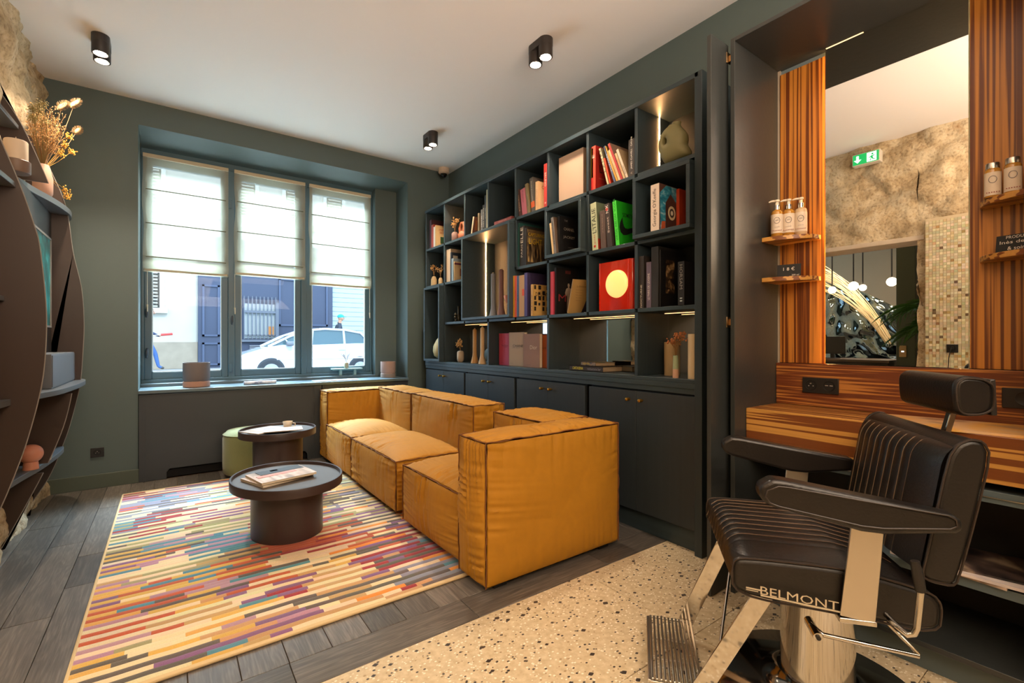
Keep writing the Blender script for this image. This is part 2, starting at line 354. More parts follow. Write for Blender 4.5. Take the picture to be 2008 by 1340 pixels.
# wall with the window: four blocks round the opening, the reveal faces are their sides
m = M()
m.box(-1.0, -.2, YF, 5.25, 0, ZC); m.box(2.05, XR, YF, 5.25, 0, ZC)
m.add([(-.2, YF, 2.807), (2.05, YF, 2.807), (2.05, 5.25, 2.75), (-.2, 5.25, 2.75), (-.2, YF, ZC), (2.05, YF, ZC), (2.05, 5.25, ZC), (-.2, 5.25, ZC)],
      [(0,3,2,1),(4,5,6,7),(0,1,5,4),(1,2,6,5),(2,3,7,6),(3,0,4,7)])
m.box(-.2, 2.05, 5.0, 5.25, 0, .70); m.box(1.81, 2.05, 5.0, 5.25, .70, 2.80)
struct('wall_front', m, BLUEGREEN)
# floor: sub-floor, planks, border boards, terrazzo slabs
JOINT = mat('floor_joint', '#8a6a45', .8)
m = M(); m.box(-1.05, 2.7, -4.2, 5.2, -.06, -.014); FL = struct('floor', m, JOINT)
fixed = {-5: [1.742, 2.615, 3.86, 4.69], -4: [1.742, 2.6, 3.47, 4.69], -3: [1.742, 2.86, 3.24, 4.1, 4.69]}
rr = random.Random(3); pn = 0
def plank(nm, x0, x1, y0, y1, mt, h=.0):
    m = M(); g = .0011; m.box(x0+g, x1-g, y0+g, y1-g, -.02, h); return ob(nm, m, mt, FL, bev=.0012, seg=1)
for k in range(-6, 18):
    x0 = .047+.1425*k; x1 = x0+.1425
    x0 = max(x0, -.80); x1 = min(x1, 2.54)
    ys = fixed.get(k)
    if not ys:
        ys = [1.742]; y = 1.742+rr.uniform(.3, .95)
        while y < 4.5: ys.append(y); y += rr.uniform(.7, 1.05)
        ys.append(4.69)
    for a, b in zip(ys, ys[1:]): plank('floor_plank', x0, x1, a, b, PLANKY, rr.uniform(-.0006, .0))
xs = [-.8, .33, 1.0, 1.75, 2.54]
for a, b in zip(xs, xs[1:]): plank('border_plank', a, b, 1.583, 1.742, PLANKX)
for j in range(10):
    y1 = 1.583-.57*j; y0 = y1-.57
    for a, b in ((-.85, .37), (.37, 1.59), (1.59, 2.54)):
        m = M(); g = .0012; m.box(a+g, b-g, y0+g, y1-g, -.02, 0); ob('terrazzo_slab', m, TERR, FL, bev=.001, seg=1)
# left wall: rough stone with a passage to the next room
def rock(y, z, s=1.0):
    p = Vector((y*1.7, z*1.9, 3.3))
    a = noise.noise(p)*.05+noise.noise(p*3.1)*.028+noise.noise(p*9)*.012+noise.noise(p*23)*.005
    v = noise.voronoi(Vector((y*2.6, z*3.4, .5)))[0]; a += min((v[1]-v[0])*.10, .03)-.02
    return a*s
m = M()
m.grid(lambda u, v: (XL+.0+rock(2.15+u*2.56, v*3.02), 2.15+u*2.56, v*3.02), 120, 140)
m.grid(lambda u, v: (XL+rock(1.25+u*.9, 2.06+v*.96), 1.25+u*.9, 2.06+v*.96), 44, 46)
m.grid(lambda u, v: (XL+rock(.0+u*1.25, v*3.02)+.0, .0+u*1.25+(.03*noise.noise(Vector((0, 1, v*9))) if u == 1 else 0), v*3.02), 56, 130)
m.grid(lambda u, v: (XL-.02-u*.26+.03*noise.noise(Vector((u*6, 2, v*12))), 1.24+.05*noise.noise(Vector((u*5, 7, v*11)))*(1 if v < .999 else 0)+.02*noise.noise(Vector((u*20, 1, v*50))), v*2.06), 10, 90)
m.box(XL-.05, XL-.02, -4.1, 0, 0, 3.02); m.box(-1.0, XL-.06, 2.15, 5.2, 0, 3.02); m.box(-1.0, XL-.06, 1.25, 2.15, 2.10, 3.02); m.box(-1.0, XL-.06, -4.1, 1.16, 0, 3.02)
struct('wall_left', m, STONE)
m = M(); m.box(-1.0, XL+.012, 1.2, 2.2, 2.02, 2.065); struct('trim_1', m, mat('old_plaster', '#cfbda6', .9, bump=.5, bscale=14, vary=.15), bev=.006)
# skirting of the window wall
m = M(); m.box(XL, -.19, YF-.018, YF, .0, .105); struct('baseboard_front', m, mat('green_baseboard', '#4a5247', .45), bev=.002)
# room next door, seen in the mirror
GREEN = mat('olive_wall', '#4a5347', .7)
m = M(); m.box(-5.2, -1.05, -4.2, 5.2, -.06, 0); struct('floor_next_room', m, mat('grey_floor', '#7a6b5a', .5))
m = M(); m.box(-5.2, -5.1, -4.2, 5.3, 0, ZC); struct('wall_next_room', m, mat('taupe_wall', '#9a8c76', .7))
m = M(); m.box(-5.2, -4.3, 5.0, 5.2, 0, ZC); m.box(-1.7, -1.0, 5.0, 5.2, 0, ZC); m.box(-4.3, -1.7, 5.0, 5.2, 0, .7); m.box(-4.3, -1.7, 5.0, 5.2, 2.6, ZC)
struct('wall_next_room_front', m, GREEN)
m = M(); m.box(-2.25, -1.95, 1.55, 1.72, 0, ZC); struct('trim_2', m, GREEN, bev=.004)
light('AREA', 'next_room_light', (-2.6, 1.9, 2.9), 60, WARM2, (0, 0, 0), shape='DISK', size=1.0)

# ---------------- window ----------------
FM = FRAMEM
win = M(); win.box(-.2, 1.81, 5.10, 5.18, 2.68, 2.78); win.box(-.2, 1.81, 5.08, 5.2, .70, .775); win.box(-.2, -.175, 5.1, 5.18, .77, 2.7)
win.box(.44, .495, 5.09, 5.18, .77, 2.7); win.box(1.075, 1.13, 5.09, 5.18, .77, 2.7); win.box(1.785, 1.81, 5.1, 5.18, .77, 2.7)
WIN = struct('window_1', win, FM, bev=.004)
for i, (a, b) in enumerate(((-.175, .44), (.495, 1.075), (1.13, 1.785))):
    m = M(); w = .05; z0, z1 = .775, 2.68
    m.box(a, a+w, 5.105, 5.155, z0, z1); m.box(b-w, b, 5.105, 5.155, z0, z1); m.box(a+w, b-w, 5.105, 5.155, z0, z0+.06); m.box(a+w, b-w, 5.105, 5.155, z1-.05, z1)
    sa = ob('window_sash', m, FM, WIN, bev=.003)
    m = M(); m.box(a+w, b-w, 5.128, 5.132, z0+.06, z1-.05); ob('window_pane', m, GLASS, sa)
    m = M(); m.box(a+w, a+w+.008, 5.110, 5.13, z0+.06, z1-.05); m.box(b-w-.008, b-w, 5.110, 5.13, z0+.06, z1-.05); m.box(a+w, b-w, 5.110, 5.13, z0+.06, z0+.068)
    ob('glazing_bead', m, mat('white_bead', '#b9ccd6', .5), sa)
for x, z in ((-.16, 1.35), (.47, 1.3), (-.16, 1.0)):
    m = M(); m.tube([(x, 5.095, z-.035), (x, 5.08, z-.01), (x, 5.08, z+.02), (x+.004, 5.095, z+.045)], [.008, .012, .012, .007], 8)
    ob('window_catch', m, mat('dark_catch', '#39424a', .4), WIN)
m = M(); m.box(.445, .47, 5.075, 5.09, .82, .90); m.box(.445, .47, 5.075, 5.09, 2.35, 2.43); ob('hinge', m, FM, WIN, bev=.003)
m = M(); m.box(-.2, 2.05, 4.655, 5.10, .69, .718); m.box(-.2, 1.82, 5.0, 5.10, .718, .745); struct('window_sill', m, mat('sill_paint', '#56656b', .3), bev=.004)
# radiator cover under the sill
rc = thing('radiator_cover', 'dark painted radiator cover under the window sill with a low cut-out', 'cover', (.9, 4.66, 0))
DK = mat('radiator_cover_paint', '#34383a', .5)
pts = [(-.16, .06), (.05, .06), (.05, .0), (.0, 0)]
m = M(); T = Matrix(((1,0,0,0),(0,0,1,0),(0,1,0,0),(0,0,0,1)))
poly = [(-.196, 0.002), (-.02, 0.002), (-.02, .055), (.0, .08), (1.02, .08), (1.04, .055), (1.04, 0), (1.165, 0), (1.165, .686), (-.196, .686)]
m.prism(poly[::-1], 4.665, 4.685, T=T); ob('front_panel', m, DK, rc, bev=.002)
poly = [(1.175, 0), (1.26, 0), (1.26, .055), (1.28, .08), (1.9, .08), (1.92, .055), (1.92, 0.002), (2.043, 0.002), (2.043, .686), (1.175, .688)]
m = M(); m.prism(poly[::-1], 4.665, 4.685, T=T); ob('front_panel', m, DK, rc, bev=.002)
m = M(); m.box(-.17, -.155, 4.66, 4.665, 0, .60); m.box(1.10, 1.165, 4.66, 4.665, .0, .688); ob('batten', m, DK, rc)
m = M(); m.box(-.195, 2.045, 4.72, 4.74, .002, .685); ob('back_board', m, mat('cover_inside', '#0d0d0d', .8), rc)

# ---------------- roman blinds ----------------
def blind(x0, x1, zb, lab, cord):
    t = thing('roman_blind', lab, 'blind', ((x0+x1)/2, 5.06, 2.68), group=None)
    zt = 2.69
    def f(u, v):
        z = zb+.12+(zt-zb-.12)*v; x = x0+.012+(x1-x0-.024)*u
        e = .012*sin(v*pi)*(1 if u == 0 else 0)
        k = (z-zb-.12)/((zt-zb-.12)/3.0); fr = k-math.floor(k)
        return (x+e*.6, 5.062-.010*sin(fr*pi)-.006*noise.noise(Vector((x*4, z*5, x0))), z)
    m = M(); m.grid(f, 24, 48); ob('fabric', m, SHEER, t)
    m = M()
    def hemf(xa, xb):
        m.grid(lambda u, v: (xa+(xb-xa)*u+(.010*sin(v*9+x0*5)*(1-abs(2*v-1)) if xa == x0 else 0)*(1-u), 5.056+.002*u, zb+.12+(zt-zb-.12)*v), 1, 16)
    hemf(x0, x0+.03); ob('side_hem', m, SHEER, t); m = M(); hemf(x1-.03, x1); ob('side_hem', m, SHEER, t)
    m = M(); m.grid(lambda u, v: (x0+(x1-x0)*u, 5.05-.018*sin(v*pi)+.004*sin(u*7), zb+.135*v), 16, 6); m.grid(lambda u, v: (x0+.004+(x1-x0-.008)*u, 5.066, zb-.006+.11*v), 4, 2)
    ob('bottom_fold', m, SHEER, t)
    m = M(); m.box(x0, x1, 5.048, 5.075, zt-.01, zt+.022); ob('head_rail', m, LINEN, t, bev=.003)
    m = M(); m.box(x0+.01, x1-.01, 5.044, 5.05, zb+.002, zb+.022); ob('hem_bar', m, LINEN, t, bev=.002)
    for k in (1, 2, 3):
        z = zb+.12+(zt-zb-.12)*(k-1)/3.0+.004
        m = M(); m.tube([(x0+.02, 5.046, z), (x1-.02, 5.046, z)], .0042, 6); ob('batten_rod', m, mat('batten_shade', '#6f6a50', .9), t)
    if cord is not None:
        m = M(); m.tube([(cord, 5.05, zb), (cord, 5.048, 1.42)], .0022, 5); m.tube([(cord, 5.048, 1.42), (cord+.002, 5.046, 1.36)], [.007, .004], 6); ob('pull_cord', m, LINEN, t)
    return t
blind(-.185, .44, 1.705, 'left of the three roman blinds, sheer cream linen, over the pot on the sill', -.155)
blind(.487, 1.107, 1.73, 'middle of the three roman blinds, sheer cream linen between the two window posts', .49)
blind(1.145, 1.78, 1.685, 'right of the three roman blinds, sheer cream linen next to the deep window recess', 1.765)
# ---------------- rug ----------------
def rug():
    X0, X1, Y0, Y1 = -.27, 1.52, 1.89, 4.345
    t = thing('rug', 'striped multicoloured wool rug under the oval tables and sofa', 'rug', (.62, 3.1, 0))
    P = {k: hx(v) for k, v in dict(cr='#d9c49b', ch='#5c5249', og='#b5522c', rd='#93282b', mu='#cf9f4a', ol='#9b9263', pu='#7d5578', te='#4c808c', ro='#a97f8b', or_='#d8842a', gy='#83808a', sa='#b98f5c').items()}
    rg = random.Random(11); rows = 84; dy = (Y1-Y0-.04)/rows
    zones = {
        (1, 0): ['cr']*5+['ro', 'pu', 'ol', 'og', 'gy', 'rd', 'te', 'cr', 'ol', 'ch'], (1, 1): ['cr']*5+['og', 'sa', 'gy', 'rd', 'ch', 'ol', 'gy', 'or_'],
        (1, 2): ['cr']*4+['gy', 'gy', 'ch', 'mu', 'ol', 'or_', 'ch', 'sa'], (0, 0): ['mu', 'mu', 'og', 'og', 'te', 'ch', 'ch', 'pu', 'ol', 'ro', 'cr', 'cr', 'cr', 'mu', 'sa'],
        (0, 1): ['cr']*5+['og', 'og', 'ch', 'ch', 'sa', 'mu', 'or_', 'pu', 'rd'], (0, 2): ['pu', 'pu', 'ch', 'ch', 'cr', 'cr', 'ol', 'sa', 'te', 'gy', 'cr', 'ch', 'or_']}
    m = M(); cl = []; prev = []; prev2 = []
    def at_(lst, x):
        for a, b, c in lst:
            if a <= x < b: return c
        return None
    for r in range(rows):
        y0 = Y0+.02+r*dy; y1 = y0+dy; ym = (y0+y1)/2; x = X0+.006; segs = []
        while x < X1-.012:
            u = (x-X0)/(X1-X0); w_ = rg.uniform(.07, .20) if rg.random() < .72 else rg.uniform(.2, .42)
            yy = 1 if y0 > Y0+1.15+rg.uniform(-.35, .35) else 0; zx = 0 if u < .34 else (1 if u < .67 else 2)
            p2 = at_(prev2, x+w_/2); p1 = at_(prev, x+w_/2)
            if p2 and rg.random() < .42: c = p2
            else:
                c = rg.choice(zones[(yy, zx)])
                if c == p1 and rg.random() < .8: c = rg.choice(zones[(yy, zx)])
            segs.append((x, min(x+w_, X1-.012), c)); x += w_
        prev2, prev = prev, segs
        for a, b, ck in segs:
            col = tuple(q*rg.uniform(.92, 1.08) for q in P[ck]); n = max(1, int((b-a)/.05))
            for k in range(n):
                xa = a+(b-a)*k/n; xb = a+(b-a)*(k+1)/n
                w = lambda X, Y: Y+.0035*sin(X*9+Y*2)+.0015*sin(X*37+Y*5)
                base = len(m.v)
                m.v += [(xa, w(xa, y0), .0095), (xb, w(xb, y0), .0095), (xa, w(xa, ym), .0125), (xb, w(xb, ym), .0125), (xa, w(xa, y1), .0095), (xb, w(xb, y1), .0095)]
                m.f += [(base, base+1, base+3, base+2), (base+2, base+3, base+5, base+4)]; m.mi += [0, 0]; m.sm += [True, True]; cl += [col, col]
    ob('woven_stripes', m, RUGM, t, col=cl)
    m = M(); e = .012
    m.box(X0+.006, X1-.006, Y0+.006, Y1-.006, .001, .0085)
    m.tube([(X0, Y0+e, .006), (X0, Y1-e, .006)], .0062, 8); m.tube([(X1, Y0+e, .006), (X1, Y1-e, .006)], .0062, 8)
    m.tube([(X0, Y0+.006, .0065), (X1, Y0+.006, .0065)], .0065, 8); m.tube([(X0, Y1-.006, .0065), (X1, Y1-.006, .0065)], .0065, 8)
    m.box(X0, X1, Y0+.004, Y0+.02, .004, .0118); m.box(X0, X1, Y1-.02, Y1-.004, .004, .0118); m.box(X0, X0+.006, Y0, Y1, .004, .0108); m.box(X1-.016, X1, Y0, Y1, .004, .0108)
    ob('bound_edge', m, mat('cream_binding', '#cbb184', .95), t)
rug()
# ---------------- sofa ----------------
def cushion(par, nm, x0, x1, y0, y1, z0, z1, bulge=(.03, .03, .04), crown=None, seed=0, wr=1.0, pipe=('top', 'vert'), n=30, wl=.10):
    """a stuffed block: faces swell between the seams, gathers run off the seams"""
    L = (x1-x0, y1-y0, z1-z0); c = ((x0+x1)/2, (y0+y1)/2, (z0+z1)/2); h = [q/2 for q in L]
    off = Vector((seed*3.7, seed*1.3, seed*2.1))
    def P(ax, sg, u, v):
        a1, a2 = [(1, 2), (2, 0), (0, 1)][ax]
        p = [0, 0, 0]; p[ax] = sg*h[ax]; p[a1] = u*h[a1]; p[a2] = v*h[a2]
        B = bulge[ax]
        if crown is not None and ax == 2 and sg > 0: B = crown
        if ax == 2 and sg < 0: B = .004
        s = ((1-abs(u)**2.6)*(1-abs(v)**2.6)); s = max(s, 0)**.6
        q = Vector((p[0]+c[0], p[1]+c[1], p[2]+c[2]))
        d = 0
        for (w, k, kd) in ((u, a2, a1), (v, a1, a2)):
            dist = (1-abs(w))*h[kd]; f = q[k]
            if dist > .45: continue
            sw = w > 0
            g1 = noise.noise(Vector((f*17+dist*3*sin(seed+ax), ax*3.1+sg+seed, 5.0*sw)))+.7*noise.noise(Vector((f*38+dist*5, ax*5+sg*2+seed, 3.0*sw)))
            zone = max(0, .35+1.3*noise.noise(Vector((f*3.6+seed*2, ax*2.2+sw*3, sg*4.))))
            d += (-abs(g1)*1.25+.28)*math.exp(-dist/(wl*(.6+zone)))*min(1, dist/.02)*.020*(.3+zone)*wr
        if ax == 2 and sg < 0: d = 0
        else: d += noise.noise(q*5+off)*.009*s+noise.noise(q*12+off)*.002*s
        p[ax] += sg*(B*s+d)
        # edges pull in slightly between corners
        for k, w in ((a1, u), (a2, v)):
            pass
        # soften
        e = .010
        if abs(u) > .985: p[a1] -= math.copysign(e*.5, u)
        if abs(v) > .985: p[a2] -= math.copysign(e*.5, v)
        return (p[0]+c[0], p[1]+c[1], p[2]+c[2])
    m = M()
    for ax in range(3):
        for sg in (1, -1):
            fn = (lambda a, b, ax=ax, sg=sg: P(ax, sg, (2*a-1) if sg > 0 else (1-2*a), 2*b-1))
            def warp(t): return t
            nn = 12 if (sg < 0 and ax == 2) else (40 if (sg > 0 and ax == 0) else 84)
            g = [0.0, .008, .018]+[.018+.964*(i+1)/(nn-4) for i in range(nn-5)]+[.982, .992, 1.0]
            g = sorted(set(round(q, 5) for q in g if q <= 1))
            K = len(g)-1
            m.grid(lambda a, b, fn=fn: fn(g[round(a*K)], g[round(b*K)]), K, K)
    o = ob(nm, m, VELVET, par)
    bm = bmesh.new(); bm.from_mesh(o.data); bmesh.ops.remove_doubles(bm, verts=bm.verts, dist=.0095*0+.0001); bm.to_mesh(o.data); bm.free()
    # piped seams
    r = .0032; pm = M(); rg = random.Random(seed)
    def seam(p, q):
        p, q = Vector(p), Vector(q); N = max(4, int((q-p).length/.03)); pts = []
        for i in range(N+1):
            a = p.lerp(q, i/N); j = .0035*min(1, min(i, N-i)/2)
            pts.append((a.x+rg.uniform(-j, j), a.y+rg.uniform(-j, j), a.z+rg.uniform(-j, j)))
        pm.tube(pts, r, 6)
    e = -.003
    X = (x0+e, x1-e); Y = (y0+e, y1-e); Z1 = z1-e
    if 'top' in pipe:
        for y in Y: seam((X[0], y, Z1), (X[1], y, Z1))
        for x in X: seam((x, Y[0], Z1), (x, Y[1], Z1))
    if 'vert' in pipe:
        for x in X:
            for y in Y: seam((x, y, z0), (x, y, Z1))
    ob(nm+'_piping', pm, SEAM, par)
    return o
FOOT = mat('black_foot', '#15120f', .6)
def module(lab, rx, ry, parts, feetz=.0135):
    t = thing('sofa_module', lab, 'sofa', ((rx[0]+rx[1])/2, (ry[0]+ry[1])/2, 0), group='mustard velvet sofa modules')
    for i, p in enumerate(parts): cushion(t, *p[:1], *p[1], **p[2])
    for x in (rx[0]+.1, rx[1]-.1):
        for y in (ry[0]+.07, ry[1]-.07):
            m = M(); fz = feetz if (x < 1.52 and y > 1.89) else 0.0; m.box(x-.035, x+.035, y-.035, y+.035, fz, .06); ob('foot', m, FOOT, t, bev=.003)
    return t
B = dict(pipe=('top', 'vert'))
module('far corner module of the mustard velvet sofa, arm against the window wall', (1.15, 1.88), (3.66, 4.62), [
    ('seat', (1.14, 1.62, 3.675, 4.385, .05, .355), dict(bulge=(.02, .012, .02), crown=.055, seed=1, **B)),
    ('arm', (1.15, 1.88, 4.40, 4.63, .035, .645), dict(bulge=(.012, .022, .02), crown=.018, seed=2, **B)),
    ('backrest', (1.63, 1.88, 3.665, 4.395, .05, .665), dict(bulge=(.026, .005, .02), crown=.02, seed=3, **B))])
module('middle armless module of the mustard velvet sofa, seat pushed forward', (1.12, 1.88), (2.64, 3.64), [
    ('seat', (1.13, 1.62, 2.76, 3.635, .05, .355), dict(bulge=(.022, .012, .02), crown=.06, seed=4, **B)),
    ('backrest', (1.63, 1.875, 2.66, 3.632, .05, .67), dict(bulge=(.030, .014, .02), crown=.022, seed=5, **B))])
module('near corner module of the mustard velvet sofa, high arm facing the terrazzo', (1.10, 1.97), (1.69, 2.62), [
    ('seat', (1.125, 1.62, 1.935, 2.63, .045, .365), dict(bulge=(.022, .02, .02), crown=.06, seed=6, **B)),
    ('arm', (1.105, 1.95, 1.70, 1.925, .03, .66), dict(bulge=(.03, .034, .02), crown=.026, seed=7, n=44, wr=1.1, **B)),
    ('backrest', (1.62, 1.95, 1.935, 2.40, .035, .665), dict(bulge=(.02, .02, .02), crown=.02, seed=8, **B))])
# ---------------- oval tray tables, pouf and what lies on them ----------------
TABM = mat('brown_lacquer', '#3b2e2b', .36); TABT = mat('tray_grey', '#57504b', .42)
def oval_table(cx, cy, a, b, th, h, a2, b2, z0, lab):
    t = thing('oval_tray_table', lab, 'table', (cx, cy, z0), rz=th)
    def ell(pro, mt, nm, sx, sy):
        m = M(); m.lathe([(r, z) for r, z in pro], seg=64, sx=sx, sy=sy, hollow=(nm == 'tray_rim')); return ob(nm, m, mt, t, local=True)
    H = h-z0
    o = ell([(1, H-.048), (1.0, H-.003), (.995, H), (.965, H), (.96, H-.004), (.957, H-.018)], TABM, 'tray_rim', a, b)
    m = M(); m.lathe([(0, H-.018), (.97, H-.018)], seg=64, sx=a, sy=b, hollow=True); m.lathe([(.0, H-.048), (.99, H-.048)], seg=64, sx=a, sy=b, hollow=True); ob('tray_surface', m, TABT, t, local=True)
    ell([(1, 0), (1, H-.045)], TABM, 'base', a2, b2)
    return t
oval_table(.547, 2.936, .336, .285, -1.374, .338, .205, .185, .0132, 'larger brown oval tray table in front, standing on the rug')
oval_table(.65, 3.83, .262, .258, -1.3, .46, .175, .165, .0132, 'smaller and higher brown tray table behind, beside the green pouf')
pf = thing('pouf', 'round sage green fabric pouf by the radiator cover', 'pouf', (.545, 4.43, .0135))
m = M(); m.lathe([(.19, .02), (.2, .03), (.202, .10), (.202, .30), (.195, .335)], (.545, 4.43, .0135), 48)
PG = mat('sage_fabric', '#76774a', .95, sheen=.3, bump=.6, bscale=220); ob('side', m, PG, pf)
m = M(); m.lathe([(.195, .335), (.17, .362), (.1, .374), (0, .378)], (.545, 4.43, .0135), 48); ob('top', m, mat('sage_top', '#7e8055', .95, sheen=.3, bump=.6, bscale=220), pf)
m = M(); m.tube([(.545+.197*cos(k*pi/24), 4.43+.197*sin(k*pi/24), .3485) for k in range(49)], .004, 6); ob('piping', m, PG, pf)
m = M(); m.lathe([(.185, 0), (.185, .022)], (.545, 4.43, .0135), 32); ob('base', m, FOOT, pf)
def cover_mat(name, stops, sc=3, rough=.35, dist=.5, axis=None):
    m = mat(name, '#ffffff', rough); N, L, b = nodes(m); tc = N.new('ShaderNodeTexCoord'); mp = N.new('ShaderNodeMapping'); mp.inputs['Scale'].default_value = axis or (1, 1, 1)
    n = N.new('ShaderNodeTexNoise'); n.inputs['Scale'].default_value = sc; n.inputs['Detail'].default_value = 2; n.inputs['Distortion'].default_value = dist
    L.new(tc.outputs['Object'], mp.inputs[0]); L.new(mp.outputs[0], n.inputs['Vector']); r = ramp(N, stops); L.new(n.outputs['Fac'], r.inputs['Fac']); L.new(r.outputs[0], b.inputs['Base Color']); return m
def magazine(lab, loc, w, h, th, rz, mt, deco=None, pages=PAPER, group=None, name='magazine', roll=0):
    t = thing(name, lab, 'magazine' if name != 'newspaper' else 'newspaper', loc, rz, group)
    m = M(); m.box(-w/2+.002, w/2-.002, -h/2+.002, h/2-.002, 0.0, th-.0012); ob('pages', m, pages, t, local=True)
    m = M(); m.grid(lambda u, v: (-w/2+w*u, -h/2+h*v, th+.002*sin(u*pi)*sin(v*2)), 8, 4); m.box(-w/2-.001, -w/2+.001, -h/2, h/2, 0, th); ob('cover', m, mt, t, local=True)
    if deco:
        for (nm, x0, x1, y0, y1, mm) in deco:
            m = M(); m.box(x0, x1, y0, y1, th+.0015, th+.0030); ob(nm, m, mm, t, local=True)
    return t
G1 = cover_mat('glossy_cover_greige', [(.3, '#8f7f74'), (.48, '#c9b3a3'), (.6, '#e0cfc4'), (.75, '#6b5c55')], 5, axis=(1, 4, 1))
G2 = cover_mat('glossy_cover_blue', [(.3, '#6e7ca0'), (.5, '#d8ccc8'), (.65, '#e9ded8'), (.8, '#b86a5c')], 6, axis=(4, 1, 1))
G3 = cover_mat('glossy_cover_food', [(.3, '#6b3d22'), (.45, '#d9b184'), (.6, '#e0a63c'), (.75, '#7a6f86')], 5)
ORA = mat('orange_print', '#d07a28', .5); DK2 = mat('dark_print', '#2f2823', .5); SALM = mat('salmon_print', '#cf8f80', .5); WHT = mat('white_print', '#e6dccd', .5)
mg = magazine('thick magazine with orange mark lying on the larger oval table, topmost', (.515, 2.93, .338), .235, .30, .012, radians(-78), G1,
    [('photo_band', -.115, -.03, -.10, .14, DK2), ('orange_mark', -.10, -.07, -.03, .01, ORA), ('salmon_band', -.02, .02, -.13, .08, SALM)])
magazine('magazine underneath, its left edge showing on the larger oval table', (.50, 2.945, .322), .235, .30, .0145, radians(-70), G1)
magazine('open grey magazine hanging over the left rim of the smaller tray table', (.555, 3.78, .4605), .20, .26, .006, radians(-60), G1)
magazine('blue and white magazine at the front of the smaller tray table', (.66, 3.69, .4615+.007), .15, .25, .005, radians(-98), G2)
cup = thing('espresso_cup', 'small white espresso cup on a saucer on the smaller tray table', 'cup', (.712, 3.815, .444))
CER = mat('cream_ceramic', '#d6c4a8', .25)
m = M(); m.lathe([(.02, .008), (.026, .014), (.033, .055), (.034, .062), (.031, .062), (.029, .05), (.015, .016), (0, .014)], (.712, 3.815, .444), 28); ob('bowl', m, CER, cup)
m = M(); m.tube([(.744, 3.80, .494), (.76, 3.793, .49), (.76, 3.794, .474), (.742, 3.802, .466)], .004, 6); ob('handle', m, CER, cup)
m = M(); m.lathe([(0, 0), (.03, .0), (.058, .008), (.06, .011), (.03, .006), (0, .006)], (.712, 3.815, .444), 32); ob('saucer', m, CER, cup)
m = M(); m.tube([(.68, 3.77, .458), (.72, 3.765, .46), (.77, 3.76, .458)], [.006, .002, .002], 6); ob('spoon', m, CHROME, cup)

# ---------------- bookcase wall ----------------
XF, XK = 2.185, 2.49            # front and back of the shelves
G = [4.516, 4.118, 3.723, 3.331, 2.94, 2.55, 2.157, 1.766, 1.385]   # uprights, from the window towards the camera
R = {0: 2.462, 1: 2.065, 2: 1.675, 3: 1.283, 4: .885}
TB = .011
bc = thing('bookcase', 'tall dark stained open bookcase along the right wall, with four raised boxes', 'bookcase', (2.33, 3.0, .885))
def shelf(z, ya, yb, nm='shelf_board', x0=XF): m = M(); m.box(x0, XK, yb, ya, z-TB, z+TB); return ob(nm, m, CABY, bc, bev=.0012, seg=1)
def upright(y, z0, z1, nm='upright', th=TB): m = M(); m.box(XF, XK, y-th, y+th, z0, z1); return ob(nm, m, CABZ, bc, bev=.0012, seg=1)
m = M(); m.box(XF-.01, XR-.003, G[8]-.02, G[0]+.018, R[0]-.004, R[0]+.022); ob('top_board', m, CABY, bc, bev=.0015)
m = M(); m.box(XF-.01, XR-.003, G[8]-.042, G[8]-.0, .0, R[0]+.022); ob('end_panel', m, CABZ, bc, bev=.002)
m = M(); m.box(XF, XR-.003, G[0]-.002, G[0]+.018, .905, R[0]-.004); ob('end_panel', m, CABZ, bc, bev=.002)
for i in range(8):
    a, b = G[i]-TB, G[i+1]+TB
    if i == 7: b = G[8]
    if i == 0: a = G[0]-.002
    for r in (1, 2, 3):
        if r == 2 and i in (2, 3): continue
        if r == 3 and i == 0: continue
        shelf(R[r], a, b)
for i in range(1, 8):
    y = G[i]
    upright(y, R[1]+TB, R[0]-.004)
    if i != 3: upright(y, R[2]+TB, R[1]-TB)
    if i not in (3, 4): upright(y, R[3]+TB, R[2]-TB)
for i in (1, 3, 5, 7):
    upright(G[i] if i > 1 else G[1], .905, R[3]-TB)
BACK = mat('bookcase_back', '#1b2122', .5)
for (a, b, z0, z1) in ((G[0], G[2], R[3], R[0]), (G[2], G[4], R[1], R[0]), (G[4], G[8], R[3], R[0]), (G[0], G[1], .905, R[3])):
    m = M(); m.box(XK, XK+.012, b, a, z0, z1); ob('back_panel', m, BACK, bc)
m = M(); m.box(XK+.001, XK+.012, G[4], G[2], R[3], R[1]); ob('back_panel', m, BACK, bc)
for (a, b) in ((G[1], G[3]), (G[3], G[5]), (G[5], G[7]), (G[7], G[8])):
    m = M(); m.box(XK-.004, XK, b+TB, a-TB, .905, R[3]-TB); ob('mirror_back', m, MIRROR, bc, label='mirror back of the bottom row')
def boxframe(ya, yb, z0, z1, w=.022):
    m = M(); xf = XF-.05
    m.box(xf, XK, yb, ya, z1-w, z1); m.box(xf, XK, yb, ya, z0, z0+w); m.box(xf, XK, ya-w, ya, z0+w, z1-w); m.box(xf, XK, yb, yb+w, z0+w, z1-w)
    return ob('raised_box', m, CABY, bc, bev=.0015, seg=1, label='box frame standing proud of the shelves')
boxframe(3.700, 2.957, 1.2955, 2.05)
boxframe(4.478, 4.131, .9055, 1.662)
boxframe(2.53, 2.170, 1.687, 2.04)
boxframe(1.752, 1.387, 1.687, 2.035)
for (y, z0, z1) in ((G[2]-.009, R[3]+.032, R[1]-.016), (G[1]-TB+.001, 2.0+.085, R[0]-.006), (G[7]-TB+.001, R[1]+TB, R[0]-.006)):
    y -= 0
    pass
